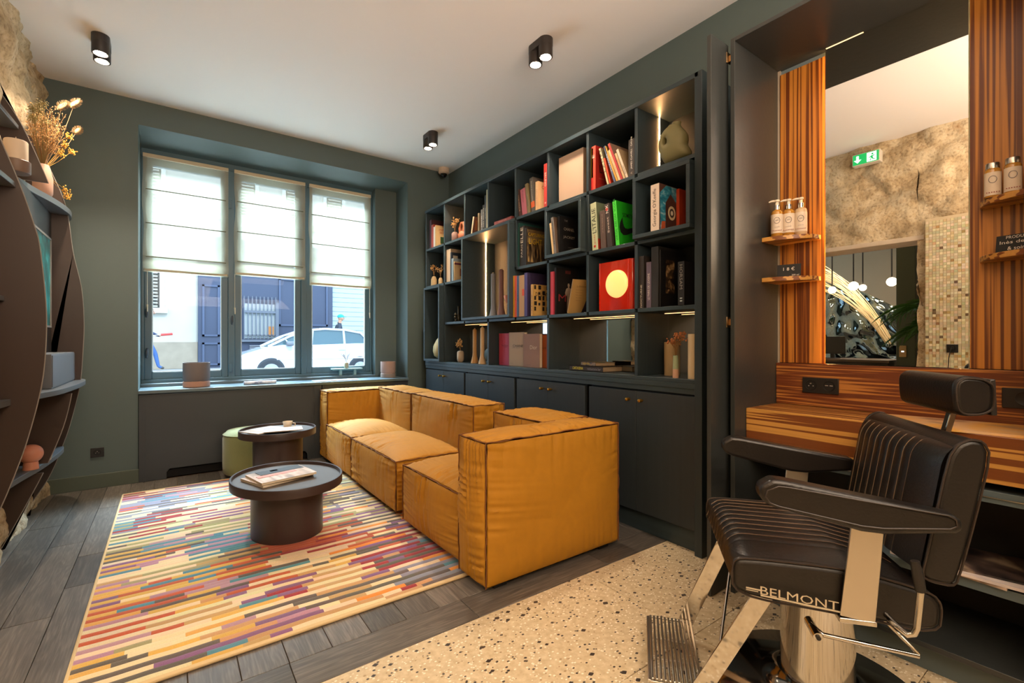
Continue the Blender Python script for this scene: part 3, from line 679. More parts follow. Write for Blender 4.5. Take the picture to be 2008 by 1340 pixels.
for (y, z0, z1, yy) in ((3.6775, 1.32, 2.026, 0), (G[2]+TB, R[1]+TB, R[0]-.006, 1), (G[7]-TB, R[1]+TB, R[0]-.006, 0)):
    m = M(); m.box(2.387, 2.390, (y-.003) if not yy else y, y if not yy else y+.003, z0, z1); ob('led_strip', m, LEDM, bc, label='glowing vertical light strip')
for (a, b) in ((G[1], G[3]), (G[3], G[5]), (G[5], G[7]), (G[7], G[8])):
    m = M(); m.box(2.40, 2.402, b+TB, a-TB-.03, R[3]-TB-.003, R[3]-TB-.001); ob('led_strip', m, LED2, bc, label='glowing light strip under the shelf')
for i in range(4, 8):      # little recessed pin lights under shelves
    for r in (1, 2, 3):
        pass
# worktop and cabinets
wt = thing('worktop', 'continuous dark worktop between the bookcase and its base cabinets', 'worktop', (2.33, 2.95, .83))
m = M(); m.box(XF-.004, XR-.003, G[8]+.001, G[0]+.018, .855, .905-.022); ob('top_board', m, CABY, wt, bev=.002)
m = M(); m.box(XF-.004, XR-.003, G[8]+.001, G[0]+.018, .8835, .9045); ob('upper_board', m, CABY, wt, bev=.002)
m = M(); m.box(XF+.002, XR-.003, G[8]+.001, G[0]+.018, .826, .855); ob('apron', m, CABY, wt, bev=.001)
CABD = grainy(mat('cabinet_door', '#34393b', .5), '#2a3134', 'Z', .08)
pairs = [(G[0]+.012, G[2]+.018, 'furthest base cabinet, nearest the window wall, two dark doors'), (G[2]-.012, G[4]+.02, 'second base cabinet from the window wall, two dark doors behind the sofa'),
         (G[4]-.012, G[6]+.028, 'third base cabinet from the window wall, two dark doors behind the near backrest'), (G[6]-.012, G[8]+.004, 'nearest base cabinet, two dark doors fully visible beside the sofa arm')]
for (a, b, lab) in pairs:
    t = thing('base_cabinet', lab, 'cabinet', (2.35, (a+b)/2, 0), group='base cabinets under the bookcase')
    m = M(); m.box(XF+.03, XR-.003, b, a+.006, .115, .822); ob('body', m, mat('cabinet_body', '#0f1112', .6), t)
    m = M(); m.box(XF+.035, XF+.05, b, a+.006, .0, .113); ob('plinth', m, CABY, t)
    mid = (a+b)/2
    for (y0, y1, ky) in ((mid+.0015, a, mid+.045), (b, mid-.0015, mid-.045)):
        m = M(); m.box(XF+.002, XF+.022, y0, y1, .12, .815); d = ob('door', m, CABD, t, bev=.0015)
        m = M(); Tn = Matrix(((0,0,-1,XF+.002),(1,0,0,ky),(0,1,0,.765),(0,0,0,1))); m.lathe([(.0045, 0), (.0045, .012), (.0095, .012), (.0095, .034), (.008, .035)], seg=16, T=Tn); ob('knob', m, BRASS, d)
# ---------------- books ----------------
def pm(c, rough=.55): return mat('cover_'+(c.lstrip('#')), c, rough)
NB = [0]
ZT = Matrix.Identity(3)
def spineT(th, h, up=True, x=-.0, z=None):
    z = h/2 if z is None else z
    return frame((x, -th/2, z), (0, 0, 1), (0, 1, 0)) if up else frame((x, -th/2, z), (0, 0, -1), (0, -1, 0))
def book(lab, X, Y, z, th, h, d, c, lean=0, group=None, title=None, tcol='#e8ddc8', tl=.7, up=True, spine=None, pages='#d9c9ae', tw=None, tz=None, rough=.55, name='book'):
    """Y is the edge nearer the window; the spine faces the room"""
    t = thing(name, lab, 'book', (X, Y, z), group=group, rot=(radians(-lean), 0, 0))
    cm = c if not isinstance(c, str) else pm(c, rough); sm = pm(spine, rough) if spine else cm; w = min(.003, th*.2)
    m = M(); m.box(.0, d, -w, 0, 0, h); m.box(.0, d, -th, -th+w, 0, h); ob('cover', m, cm, t, local=True)
    m = M(); m.box(-.001, .003, -th, 0, 0, h); ob('spine', m, sm, t, local=True, bev=.001, seg=1)
    m = M(); m.box(.003, d-.004, -th+w, -w, .003, h-.004); ob('page_block', m, pm(pages, .9), t, local=True)
    if title:
        for k, tt in enumerate([title] if isinstance(title, (str, tuple)) else title):
            if isinstance(tt, tuple): s, L, zz, col, hh = tt
            else: s, L, zz, col, hh = tt, h*tl, h*.5, tcol, tw or th*.45
            text('spine_lettering', s, spineT(th, h, up, -.0012, zz), L, pm(col, .6), t, height=hh)
    return t
def fc(t, th, nm, x0, x1, z0, z1, c, y=None):     # printed patch on the cover that faces the camera side
    yy = -th-.0008; m = M(); m.box(x0, x1, yy, yy+.0006, z0, z1); return ob(nm, m, pm(c) if isinstance(c, str) else c, t, local=True)
def ft(t, th, s, xc, zc, L, c, hh=None, bold=0): # cover lettering on that side
    return text('cover_lettering', s, frame((xc, -th-.001, zc), (1, 0, 0), (0, 0, 1)), L, pm(c, .6), t, height=hh, bold=bold)
def B_(lab, uL, uR, v, zf, c, X=2.25, d=.2, **k):
    """place by the photo: spine between columns uL and uR in the plane x = X, top at row v"""
    yL = px(uL, v, X)[1]; yR = px(uR, v, X)[1]; h = px((uL+uR)/2, v, X)[2]-zf
    th = max(yL-yR, .006)
    for gg in G:
        if gg-TB-.001 < yL < gg+.03 and yR < gg-TB and not (gg == G[4] and zf < 1.5): yL = gg-TB-.0015-(h*sin(radians(k.get('lean', 0)))-.0 if k.get('lean', 0) else 0)*.9
    return book(lab, X, yL, zf, th, h, d, c, **k), th, h
F1, F2, F3, F4 = R[1]+TB+.0005, R[2]+TB+.0005, R[3]+TB+.0005, .9055
g = 'books in the top left cell'
B_('thin dark burgundy book at the far end of the top shelf', 839.5, 843.5, 433, F1, '#45222a', 2.215, .14)
B_('red-spined book beside the white one in the top left cell', 846, 850, 441, F1, '#a8402c', 2.205, .15)
B_('narrow white book between red and cream in the top left cell', 850.2, 853, 445, F1, '#d8d0c4', 2.205, .15)
t, th, h = B_('cream book with red title and green plant on its cover, top left cell', 853.2, 855, 442, F1, '#c9a46f', 2.205, .17)
ft(t, th, 'JARDINS', .085, h*.80, .11, '#a22a22', .022); ft(t, th, 'SECRETS', .09, h*.68, .10, '#a22a22', .02); fc(t, th, 'plant_print', .05, .12, .04, .11, '#2f4a2a'); fc(t, th, 'pot_print', .07, .11, .01, .05, '#8a4a20')
def arch_bookend(lab, x, y, z):
    t = thing('arched_bookend', lab, 'bookend', (x, y, z)); m = M()
    poly = [(-.07, 0), (.07, 0), (.07, .14)]+[(.07*cos(a*pi/10), .14+.07*sin(a*pi/10)) for a in range(1, 10)]+[(-.07, .14)]
    m.prism(poly, 0, .03, T=Matrix(((1,0,0,x),(0,0,-1,y),(0,1,0,z),(0,0,0,1)))); ob('slab', m, mat('brown_stone', '#6b5a48', .7), t, bev=.003)
arch_bookend('brown arched slab standing behind the books in the top left cell', 2.40, 4.27, F1)
# third cell
X = 2.25
B_('cream book, leftmost on the third top cell', 913.5, 917, 416, F1, '#d0b58c', X, .16)
t, th, h = B_('pale teal book with a painted garden cover, third top cell', 918, 921, 417, F1, '#7f938a', X, .19, spine='#86a9a6')
fc(t, th, 'garden_print', .03, .16, .03, h-.02, cover_mat('garden_print', [(.3, '#2f4a38'), (.5, '#8a7f58'), (.65, '#b8a888'), (.8, '#5a3f28')], 14))
t, th, h = B_('leaning small book with a brown picture cover and cream spine, third top cell', 923, 925.5, 425, F1, '#6a4230', 2.22, .14, lean=-14, spine='#d6bb92')
fc(t, th, 'picture_print', .02, .12, .05, h-.03, '#9a5a32')
B_('small brownish book beside the leaning one, third top cell', 937, 940, 418, F1, '#8c7a5c', X, .14)
B_('grey book near the right end of the third top cell', 943, 946.3, 411, F1, '#6d6b68', X, .16, title='HOTEL', tl=.5)
B_('black book with white lettering, third top cell', 946.5, 950.3, 402, F1, '#211d1b', X, .17, title=[('PARIS MODERNE', .17, .13, '#e8ddc8', .012)], up=True)
B_('slim charcoal book with faint lettering, tall, third top cell', 950.5, 953.6, 383, F1, '#3c3f3e', X, .2, title='ATELIER', tcol='#a9a79f', tl=.3)
B_('tall thin cream book against the right side of the third top cell', 954, 956, 372, F1, '#cbbd97', 2.24, .22)
# lying pink book
t = thing('book', 'pink book lying flat in the fourth top cell', 'book', (2.24, 3.18, F1)); m = M(); m.box(2.2, 2.38, 3.02, 3.26, F1, F1+.003); m.box(2.2, 2.38, 3.02, 3.26, F1+.03, F1+.033); m.box(2.2, 2.203, 3.02, 3.26, F1, F1+.033); ob('cover', m, pm('#a5514a'), t)
m = M(); m.box(2.204, 2.376, 3.023, 3.257, F1+.003, F1+.03); ob('page_block', m, pm('#8f4640'), t); text('spine_lettering', 'CARNET ROSE', frame((2.1992, 3.14, F1+.017), (0,-1,0), (0,0,1)), .12, pm('#e8b8a8'), t, height=.01, local=False)
# fifth cell
X = 2.205
B_('dark brown book leaning at the left of the fifth top cell', 1018, 1023, 370, F1, '#4a2c24', X, .15, lean=9, title='ROMAN NOIR', tcol='#c9a98c', tl=.6)
B_('pink book with white foot band, fifth top cell', 1024.5, 1033.5, 369, F1, '#b4606a', X, .15, lean=8, title=[('CUISINE', .10, .15, '#5a2c30', .012)])
B_('olive and blue book, fifth top cell', 1034.5, 1039, 358, F1, '#7d6c48', X, .16, lean=8, title=[('JARDIN', .08, .1, '#28404a', .012)])
t, th, h = B_('grey-brown book with an orange band near its foot, fifth top cell', 1042.5, 1049.5, 347, F1, '#4f4740', X, .2, lean=6, title=[('PHOTOGRAPHIE', .16, .16, '#c4b59c', .012)])
m = M(); m.box(-.0016, -.0004, -th, 0, .035, .08); ob('orange_band', m, pm('#cf5a22'), t, local=True)
t, th, h = B_('cream book with a bearded portrait on its cover, fifth top cell', 1050, 1055, 356, F1, '#d6ac7c', X, .15, title=[('COLLECTION', .12, .1, '#b06a5a', .012)])
ft(t, th, 'CO', .06, h*.82, .05, '#a03a28'); fc(t, th, 'portrait_print', .08, .14, .02, .14, '#7a4a30')
B_('tall red book against the right side of the fifth top cell', 1066.5, 1073, 321, F1, '#c23a30', 2.195, .2, title=[('BRUNO', .10, .20, '#f0d8c0', .018), ('B', .012, .03, '#f0d8c0', .014)], up=False)
# big pale box in the sixth cell
yl, yr = px(1096, 300, 2.24)[1], px(1143, 300, 2.24)[1]; hb = px(1096, 311, 2.24)[2]-F1
t = thing('slipcase_book', 'large pale pink slipcase facing the room in the sixth top cell', 'book', (2.25, (yl+yr)/2, F1)); m = M(); m.box(2.24, 2.243, yr, yl, F1, F1+hb); m.box(2.24, 2.33, yr-.003, yr, F1, F1+hb); m.box(2.327, 2.33, yr, yl, F1, F1+hb); ob('case', m, pm('#b89a82', .7), t)
m = M(); m.box(2.243, 2.327, yr, yl-.004, F1+.002, F1+hb-.004); ob('page_block', m, pm('#9c8570', .9), t)
for k in range(5): text('cover_lettering', 'LE DEFILE DES SAISONS'[k*2:k*2+12], frame((2.2392, (yl+yr)/2, F1+hb*.55-.012*k), (0,-1,0), (0,0,1)), .075, pm('#b59a80'), t, height=.006, local=False)
# seventh cell, leaning row
X = 2.205
t, th, h = B_('yellow book with a red foot at the left of the seventh top cell', 1155, 1159.3, 293, F1, '#e0b80a', X, .17)
m = M(); m.box(-.0016, -.0004, -th, 0, 0, .085); ob('red_foot', m, pm('#c02a22'), t, local=True)
t, th, h = B_('thick bright red book, upright, seventh top cell', 1159.6, 1168, 287, F1, '#a01812', X, .19, spine='#d8452e', title=[('E', .02, .22, '#e8d0b8', .02)])
ft(t, th, 'L', .05, h*.5, .03, '#2a0a08'); ft(t, th, 'HERMES', .07, h*.28, .08, '#c07a5a', .008); ft(t, th, 'edition complete', .09, h*.14, .09, '#b86a50', .01)
def lean_book(lab, ubL, ubR, utL, vt, c, lean, X=2.20, d=.16, **k):
    yL = px(ubL, 350, X)[1]; yR = px(ubR, 350, X)[1]; th = max(yL-yR, .006)*cos(radians(lean)); zt = px(utL, vt, X)[2]; h = (zt-F1)/cos(radians(lean))
    return book(lab, X, yL-.002, F1, th, h, d, c, lean=lean, **k), th, h
lean_book('leaning cream book with black letters on its spine, first of the leaning row', 1190.5, 1194, 1173, 293, '#8a8468', 16, spine='#cbbd94', title=[('L A M P E', .16, .17, '#1c1814', .012)], d=.19)
lean_book('slim orange-red book in the leaning row, partly hidden', 1195, 1198, 1182, 312, '#a02a10', 16, spine='#d2451a', d=.17)
lean_book('leaning blue-grey book with coral foot', 1203.5, 1207.3, 1178, 291, '#59404a', 19, spine='#54607c', title=[('VOYAGES', .13, .14, '#c9c4c0', .009)], d=.18)
lean_book('leaning ochre yellow book', 1208.5, 1212, 1181, 291, '#8a5a20', 22, spine='#d99a3e', d=.18)
lean_book('leaning cream book with faint red lettering', 1212.6, 1217, 1188, 298, '#b59c74', 22, spine='#dcc090', title=[('MEMOIRES', .12, .12, '#b0704a', .009)], d=.15)
lean_book('leaning red book taller than its neighbours', 1217.4, 1222, 1187, 286, '#8a6f5c', 23, spine='#b23430', d=.18)
lean_book('leaning beige book with small orange letters', 1222.4, 1226.5, 1204, 303, '#a88c68', 22, spine='#cfae80', title=[('POCHE', .09, .10, '#c8682c', .009)], d=.14)
lean_book('leaning white paperback, last of the leaning row', 1227.5, 1232, 1208, 295, '#a58c68', 22, spine='#dcc8b0', title=[('RENARD', .06, .06, '#4a3428', .008)], d=.15)
B_('black book with white spine lettering at the right of the seventh top cell', 1232.5, 1244.5, 273, F1, '#3e3630', 2.20, .2, title=[('JAMES CLAVELL · GAÏ-JIN', .19, .14, '#ece2d0', .017), ('A', .014, .022, '#b8a890', .014)])
# second row
t, th, h = B_('large cream picture book at the back of the second row beside the raised box', 873, 881, 490, F2, '#a8937a', 2.205, .2, spine='#d2b08a')
t, th, h = B_('dark blue book behind the small ones, second row', 883, 885, 495, F2, '#27303c', 2.20, .19); fc(t, th, 'label_print', .02, .07, h-.06, h-.03, '#b9ac94')
t, th, h = B_('light blue paperback in front of the dark blue book', 885.5, 889, 507, F2, '#8a9aa4', 2.19, .12)
t, th, h = B_('small cream book with a purple band and brown picture', 889.3, 891, 513, F2, '#cdb083', 2.195, .13); fc(t, th, 'purple_band', .0, .13, h-.03, h-.012, '#6a3040'); fc(t, th, 'picture_print', .06, .11, .05, .12, '#8a4a2a')
X = 2.20
B_('thin coral red book at the left of the magazines cell', 1011.5, 1014, 440, F2, '#a8432c', X, .2)
B_('dark green large book, second row', 1014.2, 1018.5, 438, F2, '#1d4a44', X, .24)
t, th, h = B_('black album with white block letters on its spine', 1018.8, 1028, 444, F2, '#2a241f', X, .22, title=[('ELLE', .12, .24, '#e6dccb', .03), ('PARIS', .1, .12, '#c4b8a4', .02)])
t, th, h = B_('large photography album with yellow title lettering', 1028.3, 1032, 447, F2, '#2c241c', X, .25)
fc(t, th, 'sea_photo', .01, .24, .03, h*.62, cover_mat('sea_photo', [(.3, '#14100c'), (.5, '#4a3a28'), (.7, '#a88a58')], 10, axis=(6, 1, 1)))
fc(t, th, 'sky_photo', .01, .24, h*.62, h-.01, cover_mat('sky_photo', [(.3, '#3a2f20'), (.6, '#7a6544')], 6))
ft(t, th, 'CAPTURING', .10, h*.84, .16, '#c9a21c', .026); ft(t, th, 'LIGHT', .09, h*.66, .13, '#c9a21c', .045)
# in the raised box C
t, th, h = B_('thin cream book leaning in the small raised box', 1083, 1086, 436, 1.7095, '#c8a878', 2.15, .12, lean=8, spine='#e0c08c')
t, th, h = B_('grey-spined book leaning in the small raised box', 1087, 1091.5, 424, 1.7095, '#5c4838', 2.15, .17, lean=8, spine='#77706a', title=[('ARCHITECTURES', .17, .15, '#2c2824', .012)])
t, th, h = B_('large black book with faint silver title, at the back of the small raised box', 1093, 1097, 424, 1.7095, '#0f0d0c', 2.17, .22)
ft(t, th, 'THE', .06, h*.9, .03, '#8c857c'); ft(t, th, 'CHANEL', .09, h*.68, .1, '#8c857c', .02); ft(t, th, 'JACKET', .09, h*.46, .11, '#8c857c', .022); ft(t, th, 'la petite veste noire', .12, h*.2, .08, '#a89c8c', .006)
# seventh cell, second row
X = 2.198
t, th, h = B_('pale green travel book with a bold black spine title', 1162, 1173.3, 397, F2, '#6d7a60', X, .19, lean=4, spine='#bcc4a0', title=[("L'ITALIE", .16, .19, '#16201c', .034), ('guide', .06, .07, '#b5502c', .014)])
m = M(); m.ball((-.0012, -th*.45, .025), .009, sc=(.1, 1, 1)); ob('red_emblem', m, pm('#c02a22'), t, local=True); fc(t, th, 'red_foot_print', 0, .19, 0, .07, '#9a2c1c')
B_('brown clothbound book, second row right', 1178.5, 1188.5, 413, F2, '#5a4840', X, .17, lean=3, title=[('LA VIE AU GRAND AIR', .12, .16, '#9a8474', .008)])
t, th, h = B_('charcoal book with white brush lettering, second row right', 1191.5, 1201, 398, F2, '#3a302c', X, .18, lean=6, title=[('Sweet', .10, .14, '#d8c4b4', .014), ('NIX', .05, .24, '#ece2d4', .02)])
m = M(); m.ball((-.0012, -th*.5, h-.035), .011, sc=(.1, 1, 1)); ob('red_seal', m, pm('#b8443a'), t, local=True)
t, th, h = B_('bright green book with a black tick emblem, second row right', 1208, 1215, 392, F2, '#1aa015', X, .27, lean=6, spine='#48d63a', title=[('VIRGIL ABLOH  ICONS', .26, .16, '#12701a', .016)])
ft(t, th, 'SOMETHING', .125, h*.70, .15, '#0c140c', .026, bold=.01); ft(t, th, "GOOD", .16, h*.12, .06, '#0c140c', .016)
def tick(t, th, xc, zc, s):
    # crescent tick: thick hook on the left, long taper to the upper right
    out = [(-.34, .30), (-.46, .12), (-.52, -.06), (-.48, -.22), (-.36, -.30), (-.2, -.28), (.1, -.16), (.62, .12)]
    inn = [(.1, .0), (-.12, -.06), (-.24, -.06), (-.30, .0), (-.33, .10), (-.34, .2)]
    m = M(); m.prism([(x*s, y*s) for x, y in out+inn], 0, .0006, T=frame((xc, -th-.0012, zc), (1,0,0), (0,0,1))); ob('tick_emblem', m, pm('#0c140c'), t, local=True)
tick(t, th, .11, h*.44, .19)
# raised box D: art book
X = 2.15; zf = 1.7095
yL = px(1276, 455, X)[1]; yR = px(1292.7, 455, X)[1]; hh = px(1276, 364, X)[2]-zf; th = yL-yR
t = book('large art book with a cream spine and a blue and rust abstract cover', X, yL, zf, th, hh, .20, '#5c3c30', spine='#dccab8', title=[("Georgia O'Keeffe", hh*.8, hh*.5, '#2c2420', .030)])
def poly_cover(nm, pts, c, e=.0010):
    m = M(); m.prism(pts, 0, .0005, T=frame((0, -th-e, 0), (1,0,0), (0,0,1))); ob(nm, m, pm(c) if isinstance(c, str) else c, t, local=True)
SKYB = cover_mat('blue_brush', [(.35, '#1a5f78'), (.55, '#3a92aa'), (.7, '#a8c8cc')], 18, axis=(1, 1, 2))
poly_cover('cover_shape', [(.01, .0), (.055, .0), (.06, hh*.45), (.055, hh*.62), (.1, hh*.83), (.19, hh*.55), (.155, hh-.004), (.06, hh-.004), (.004, hh*.8)], SKYB)
poly_cover('cover_shape', [(.055, .0), (.195, 0), (.195, hh*.5), (.1, hh*.78), (.055, hh*.60)], '#4a2c22', .0014)
poly_cover('cover_shape', [(.012, 0), (.05, 0), (.052, hh*.22), (.02, hh*.2)], '#c05a30', .0014)
for r_, c_, e in ((.034, '#d8c49a', .0018), (.022, '#4a4038', .0022), (.011, '#e8dcc0', .0026)): poly_cover('cover_ring', [(.11+r_*cos(a*pi/12), hh*.42+r_*1.15*sin(a*pi/12)) for a in range(24)], c_, e)
poly_cover('cover_dot', [(.125+.009*cos(a*pi/8), hh*.10+.010*sin(a*pi/8)) for a in range(16)], '#c8323a', .0018)
book('orange-red book behind the large art book', 2.30, yR-.004, zf, .02, hh*.97, .15, '#c0401c')
# third row, fifth cell
X = 2.172
B_('yellow volume in the shared tan slipcase', 1006.3, 1009.5, 541, F3, '#d09a30', X, .2, title=[('LES CAHIERS JAUNES', .16, .16, '#6a4a14', .008)])
B_('salmon pink volume in the shared tan slipcase', 1009.2, 1013.3, 541, F3, '#cf5a48', X, .2, title=[('ROSE', .08, .17, '#6a2418', .008)])
B_('blue volume in the shared tan slipcase', 1013.5, 1017.6, 541, F3, '#44587c', X, .2, title=[('BLEU', .08, .16, '#1c2438', .008)])
t, th, h = B_('tan slipcase with an orange tab holding three thin volumes', 1018, 1028, 540, F3, '#b08a5e', X, .2)
m = M(); m.box(-.0018, -.0006, -th, -th*.62, h*.5, h*.66); ob('orange_tab', m, pm('#cf4a1c'), t, local=True)
t, th, h = B_('violet album, third row, its broad side showing', 1028.3, 1034, 535, F3, '#2c2140', 2.172, .26, spine='#453a74', title=[('CALDER', .06, .17, '#8a6a4a', .01)])
ft(t, th, 'VOLUTES', .17, h*.78, .12, '#443660', .03)
t, th, h = B_('tan book covered with rows of black cut-out shapes', 1041, 1045, 558, F3, '#b8904e', 2.175, .18, title=[('REVUE', .12, .1, '#3a2c18', .008)])
for r in range(5):
    for k in range(4):
        if (r*3+k*5) % 7 == 3: continue
        ft_ = fc(t, th, 'black_shape', .012+k*.040, .012+k*.040+.018+.008*((r+k) % 2), h-.035-r*.04, h-.035-r*.04+.03-.010*((r*k) % 2), '#1c1610')
ft(t, th, "DE L'EXIL", .09, h*.70, .13, '#14100c', .03)
# third row, sixth cell
t, th, h = B_('slim pink-red book at the left of the sixth cell, third row', 1079.5, 1085.5, 533, F3, '#c43a4c', 2.19, .18)
t, th, h = B_('large black book with a standing white figure printed on its cover', 1087, 1091, 525, F3, '#14100e', 2.20, .21)
ft(t, th, 'M', .055, h*.36, .07, '#8a2a2c', .05); ft(t, th, 'IIII', .11, h*.92, .045, '#8a3a34', .022)
FIG = [(.0,.0),(.012,0),(.015,.06),(.018,0),(.03,0),(.028,.075),(.03,.115),(.042,.10),(.05,.12),(.036,.145),(.022,.152),(.02,.158),(.024,.168),(.018,.18),(.008,.178),(.006,.165),(.010,.156),(.008,.152),(-.006,.145),(-.016,.118),(-.008,.098),(-.002,.104),(.002,.118),(.002,.075)]
m = M(); m.prism([(x*1.15, y*1.15) for x, y in FIG], 0, .0005, T=frame((.10, -th-.001, .02), (1,0,0), (0,0,1))); ob('figure_print', m, pm('#a08c78'), t, local=True)
# leaning card with silhouette
t = thing('picture_card', 'tan card with a dark silhouette leaning to the right, third row', 'card', (2.20, px(1112, 600, 2.2)[1], F3+.006), rot=(radians(19), 0, radians(-14)))
m = M(); m.box(0, .20, -.012, 0, .0, .235); ob('board', m, pm('#a8864e'), t, local=True)
def cardp(nm, pts, c, e): 
    m = M(); m.prism(pts, 0, .0005, T=frame((0, -.012-e, 0), (1,0,0), (0,0,1))); ob(nm, m, pm(c), t, local=True)
cardp('silhouette', [(.10,.0),(.20,0),(.20,.20),(.185,.205),(.17,.19),(.168,.16),(.155,.145),(.162,.13),(.15,.115),(.125,.09)], '#2a2028', .0008)
text('card_lettering', 'La Bohème', frame((.07, -.013, .19), (1,0,0), (0,0,1)), .07, pm('#5a4424'), t, height=.012)
for k in range(5): text('card_lettering', 'théâtre musique', frame((.06, -.013, .165-.018*k), (1,0,0), (0,0,1)), .06-.006*k, pm('#6a5230'), t, height=.006)
# red lamp shaped like a book
yl, yr = px(1176, 560, 2.22)[1], px(1236, 560, 2.22)[1]; hl = px(1176, 517, 2.22)[2]-F3
t = thing('lamp', 'glossy red book-shaped lamp with a round glowing disc, third row', 'lamp', (2.25, (yl+yr)/2, F3))
RED = mat('red_lacquer', '#c4260f', .12, coat=.6)
m = M(); m.prism([(2.22, yl), (2.22, yr+.01), (2.223, yr), (2.23, yr-.012), (2.25, yr-.02), (2.29, yr-.02), (2.31, yr-.012), (2.318, yr+.002), (2.32, yr+.02), (2.32, yl)][::-1], F3, F3+hl); ob('body', m, RED, t, bev=.004)
m = M(); m.box(2.214, 2.222, yl-.004, yl, F3, F3+hl); ob('edge_lip', m, RED, t, bev=.002); m = M(); m.box(2.218, 2.224, yr+.014, yr+.018, F3, F3+hl); ob('spine_groove', m, RED, t, bev=.002)
yc, zc, rl = (px(1210, 553, 2.22)[1]), F3+hl*.53, .086
m = M(); m.lathe([(rl, 0), (rl*.97, .012), (rl*.8, .022), (rl*.4, .028), (0, .029)], T=frame((2.221, yc, zc), (0,-1,0), (0,0,1)), seg=48); ob('glowing_disc', m, mat('lamp_disc', '#d9a050', .4, emit=(1, .58, .18), es=.62), t)
# third row, last cell
X = 2.195
t, th, h = B_('dark photo book with reddish spine, left in the last cell, third row', 1251.5, 1261, 503, F3, '#2a2420', X, .2, title=[('NOCTURNE', .13, .07, '#c8bca8', .012)])
t, th, h = B_('mauve grey book with pale spine title, last cell, third row', 1267.5, 1277, 514, F3, '#5c5060', X, .18, title=[("LE PARIS DE LEXSENE", .15, .12, '#d0c4bc', .014)])
t, th, h = B_('tall black album with scuffed spine, last cell, third row', 1277.5, 1291, 484, F3, '#23201e', 2.195, .22)
t, th, h = B_('large black book with a sepia group photograph on its cover', 1292.5, 1296, 490, F3, '#0e0c0b', 2.205, .24)
fc(t, th, 'sepia_photo', .045, .125, h*.25, h*.84, cover_mat('sepia_photo', [(.4, '#1c140e'), (.5, '#4a3826'), (.62, '#9a7a54'), (.75, '#c8ae84')], 30))
t, th, h = B_('black book with silver spine lettering at the right of the last cell, third row', 1329.5, 1342, 513, F3, '#171514', 2.18, .16, title=[('HORSAM', .13, .15, '#8a847c', .018), ('II', .02, .03, '#b8c4c0', .014)], up=False)
# bottom row, big books facing the room
def facing(lab, uL, uR, vt, X, c, th, words, edge=None, vb=None):
    yL = px(uL, 690, X)[1]; yR = px(uR, 690, X)[1]; h = px((uL+uR)/2, vt, X)[2]-F4
    t = thing('fashion_book', lab, 'book', (X, (yL+yR)/2, F4), group=None)
    m = M(); m.box(X, X+.003, yR, yL, F4, F4+h); m.box(X+th-.003, X+th, yR, yL, F4, F4+h); m.box(X, X+th, yL-.003, yL, F4, F4+h); ob('cover', m, pm(c), t, bev=.0008, seg=1)
    m = M(); m.box(X+.003, X+th-.003, yR+.003, yL-.003, F4+.002, F4+h-.003); ob('page_block', m, PAPER, t)
    for s, yo, zo, L, col, hh in words: text('cover_lettering', s, frame((X-.0008, yL-yo, F4+h*zo), (0,-1,0), (0,0,1)), L, pm(col), t, height=hh, local=False)
    return t
facing('pink book with thin script title, leftmost of four facing books', 978.5, 1001, 654, 2.275, '#b23f56', .03, [('YvesSaint', .085, .62, .10, '#5a1c2c', .018), ('LAURENT', .10, .56, .06, '#5a1c2c', .006), ('éditions', .05, .08, .04, '#5a1c2c', .006)])
facing('beige book with a bold black title, second of four facing books', 998, 1028, 652, 2.255, '#a68a68', .032, [('CHANEL', .135, .60, .16, '#14100c', .020), ('défilés  collections', .10, .54, .10, '#3a2c20', .005), ('éditions', .04, .08, .035, '#3a2c20', .004)])
facing('taupe book with a pale serif title, third of four facing books', 1026, 1058, 655, 2.23, '#8a6650', .03, [('Dior', .13, .60, .085, '#d8c4a8', .030), ('éditions', .07, .08, .05, '#5a3c2c', .004)])
facing('burnt orange book against the divider, last of four facing books', 1055, 1073.5, 657, 2.262, '#a04c14', .03, [('LOUIS V.', .075, .60, .10, '#4a1c08', .014), ('éditions', .04, .08, .035, '#4a1c08', .004)])
def flat_book(lab, uL, uR, X, z, th, d, c, title, tcol, rz=0, pages='#a08a6c'):
    yL, yR = px(uL, 720, X)[1], px(uR, 720, X)[1]; t = thing('book', lab, 'book', (X, (yL+yR)/2, z), rz); w = (yL-yR)/2
    m = M(); m.box(0, d, -w, w, 0, .003); m.box(0, d, -w, w, th-.003, th); m.box(0, .003, -w, w, 0, th); ob('cover', m, c if not isinstance(c, str) else pm(c), t, local=True)
    m = M(); m.box(.003, d-.004, -w+.004, w-.004, .003, th-.003); ob('page_block', m, pm(pages, .9), t, local=True)
    for s, yo, L, col in title: text('spine_lettering', s, frame((-.0008, w-yo, th/2), (0,-1,0), (0,0,1)), L, pm(col), t, height=th*.5)
    return t
flat_book('thick book lying flat with yellow spine title, lower of two', 1117, 1182, 2.23, F4, .036, .19, '#2c2018', [('CARTAGENA', .08, .10, '#d8c820'), ('restaurante bar', .23, .12, '#8a8a90')], '', 0)
flat_book('thinner dark book lying flat on top with a patterned cover', 1137, 1170, 2.25, F4+.0365, .024, .17, cover_mat('flat_cover', [(.4, '#2a2018'), (.55, '#8a6a3a'), (.7, '#3a4a3c')], 18), [('NEWYORK', .06, .08, '#c8b430')], '', radians(-8))
flat_book('grey book lying flat behind the stack near the divider', 1204, 1240, 2.42, F4, .034, .055, '#6a5c44', [], '')
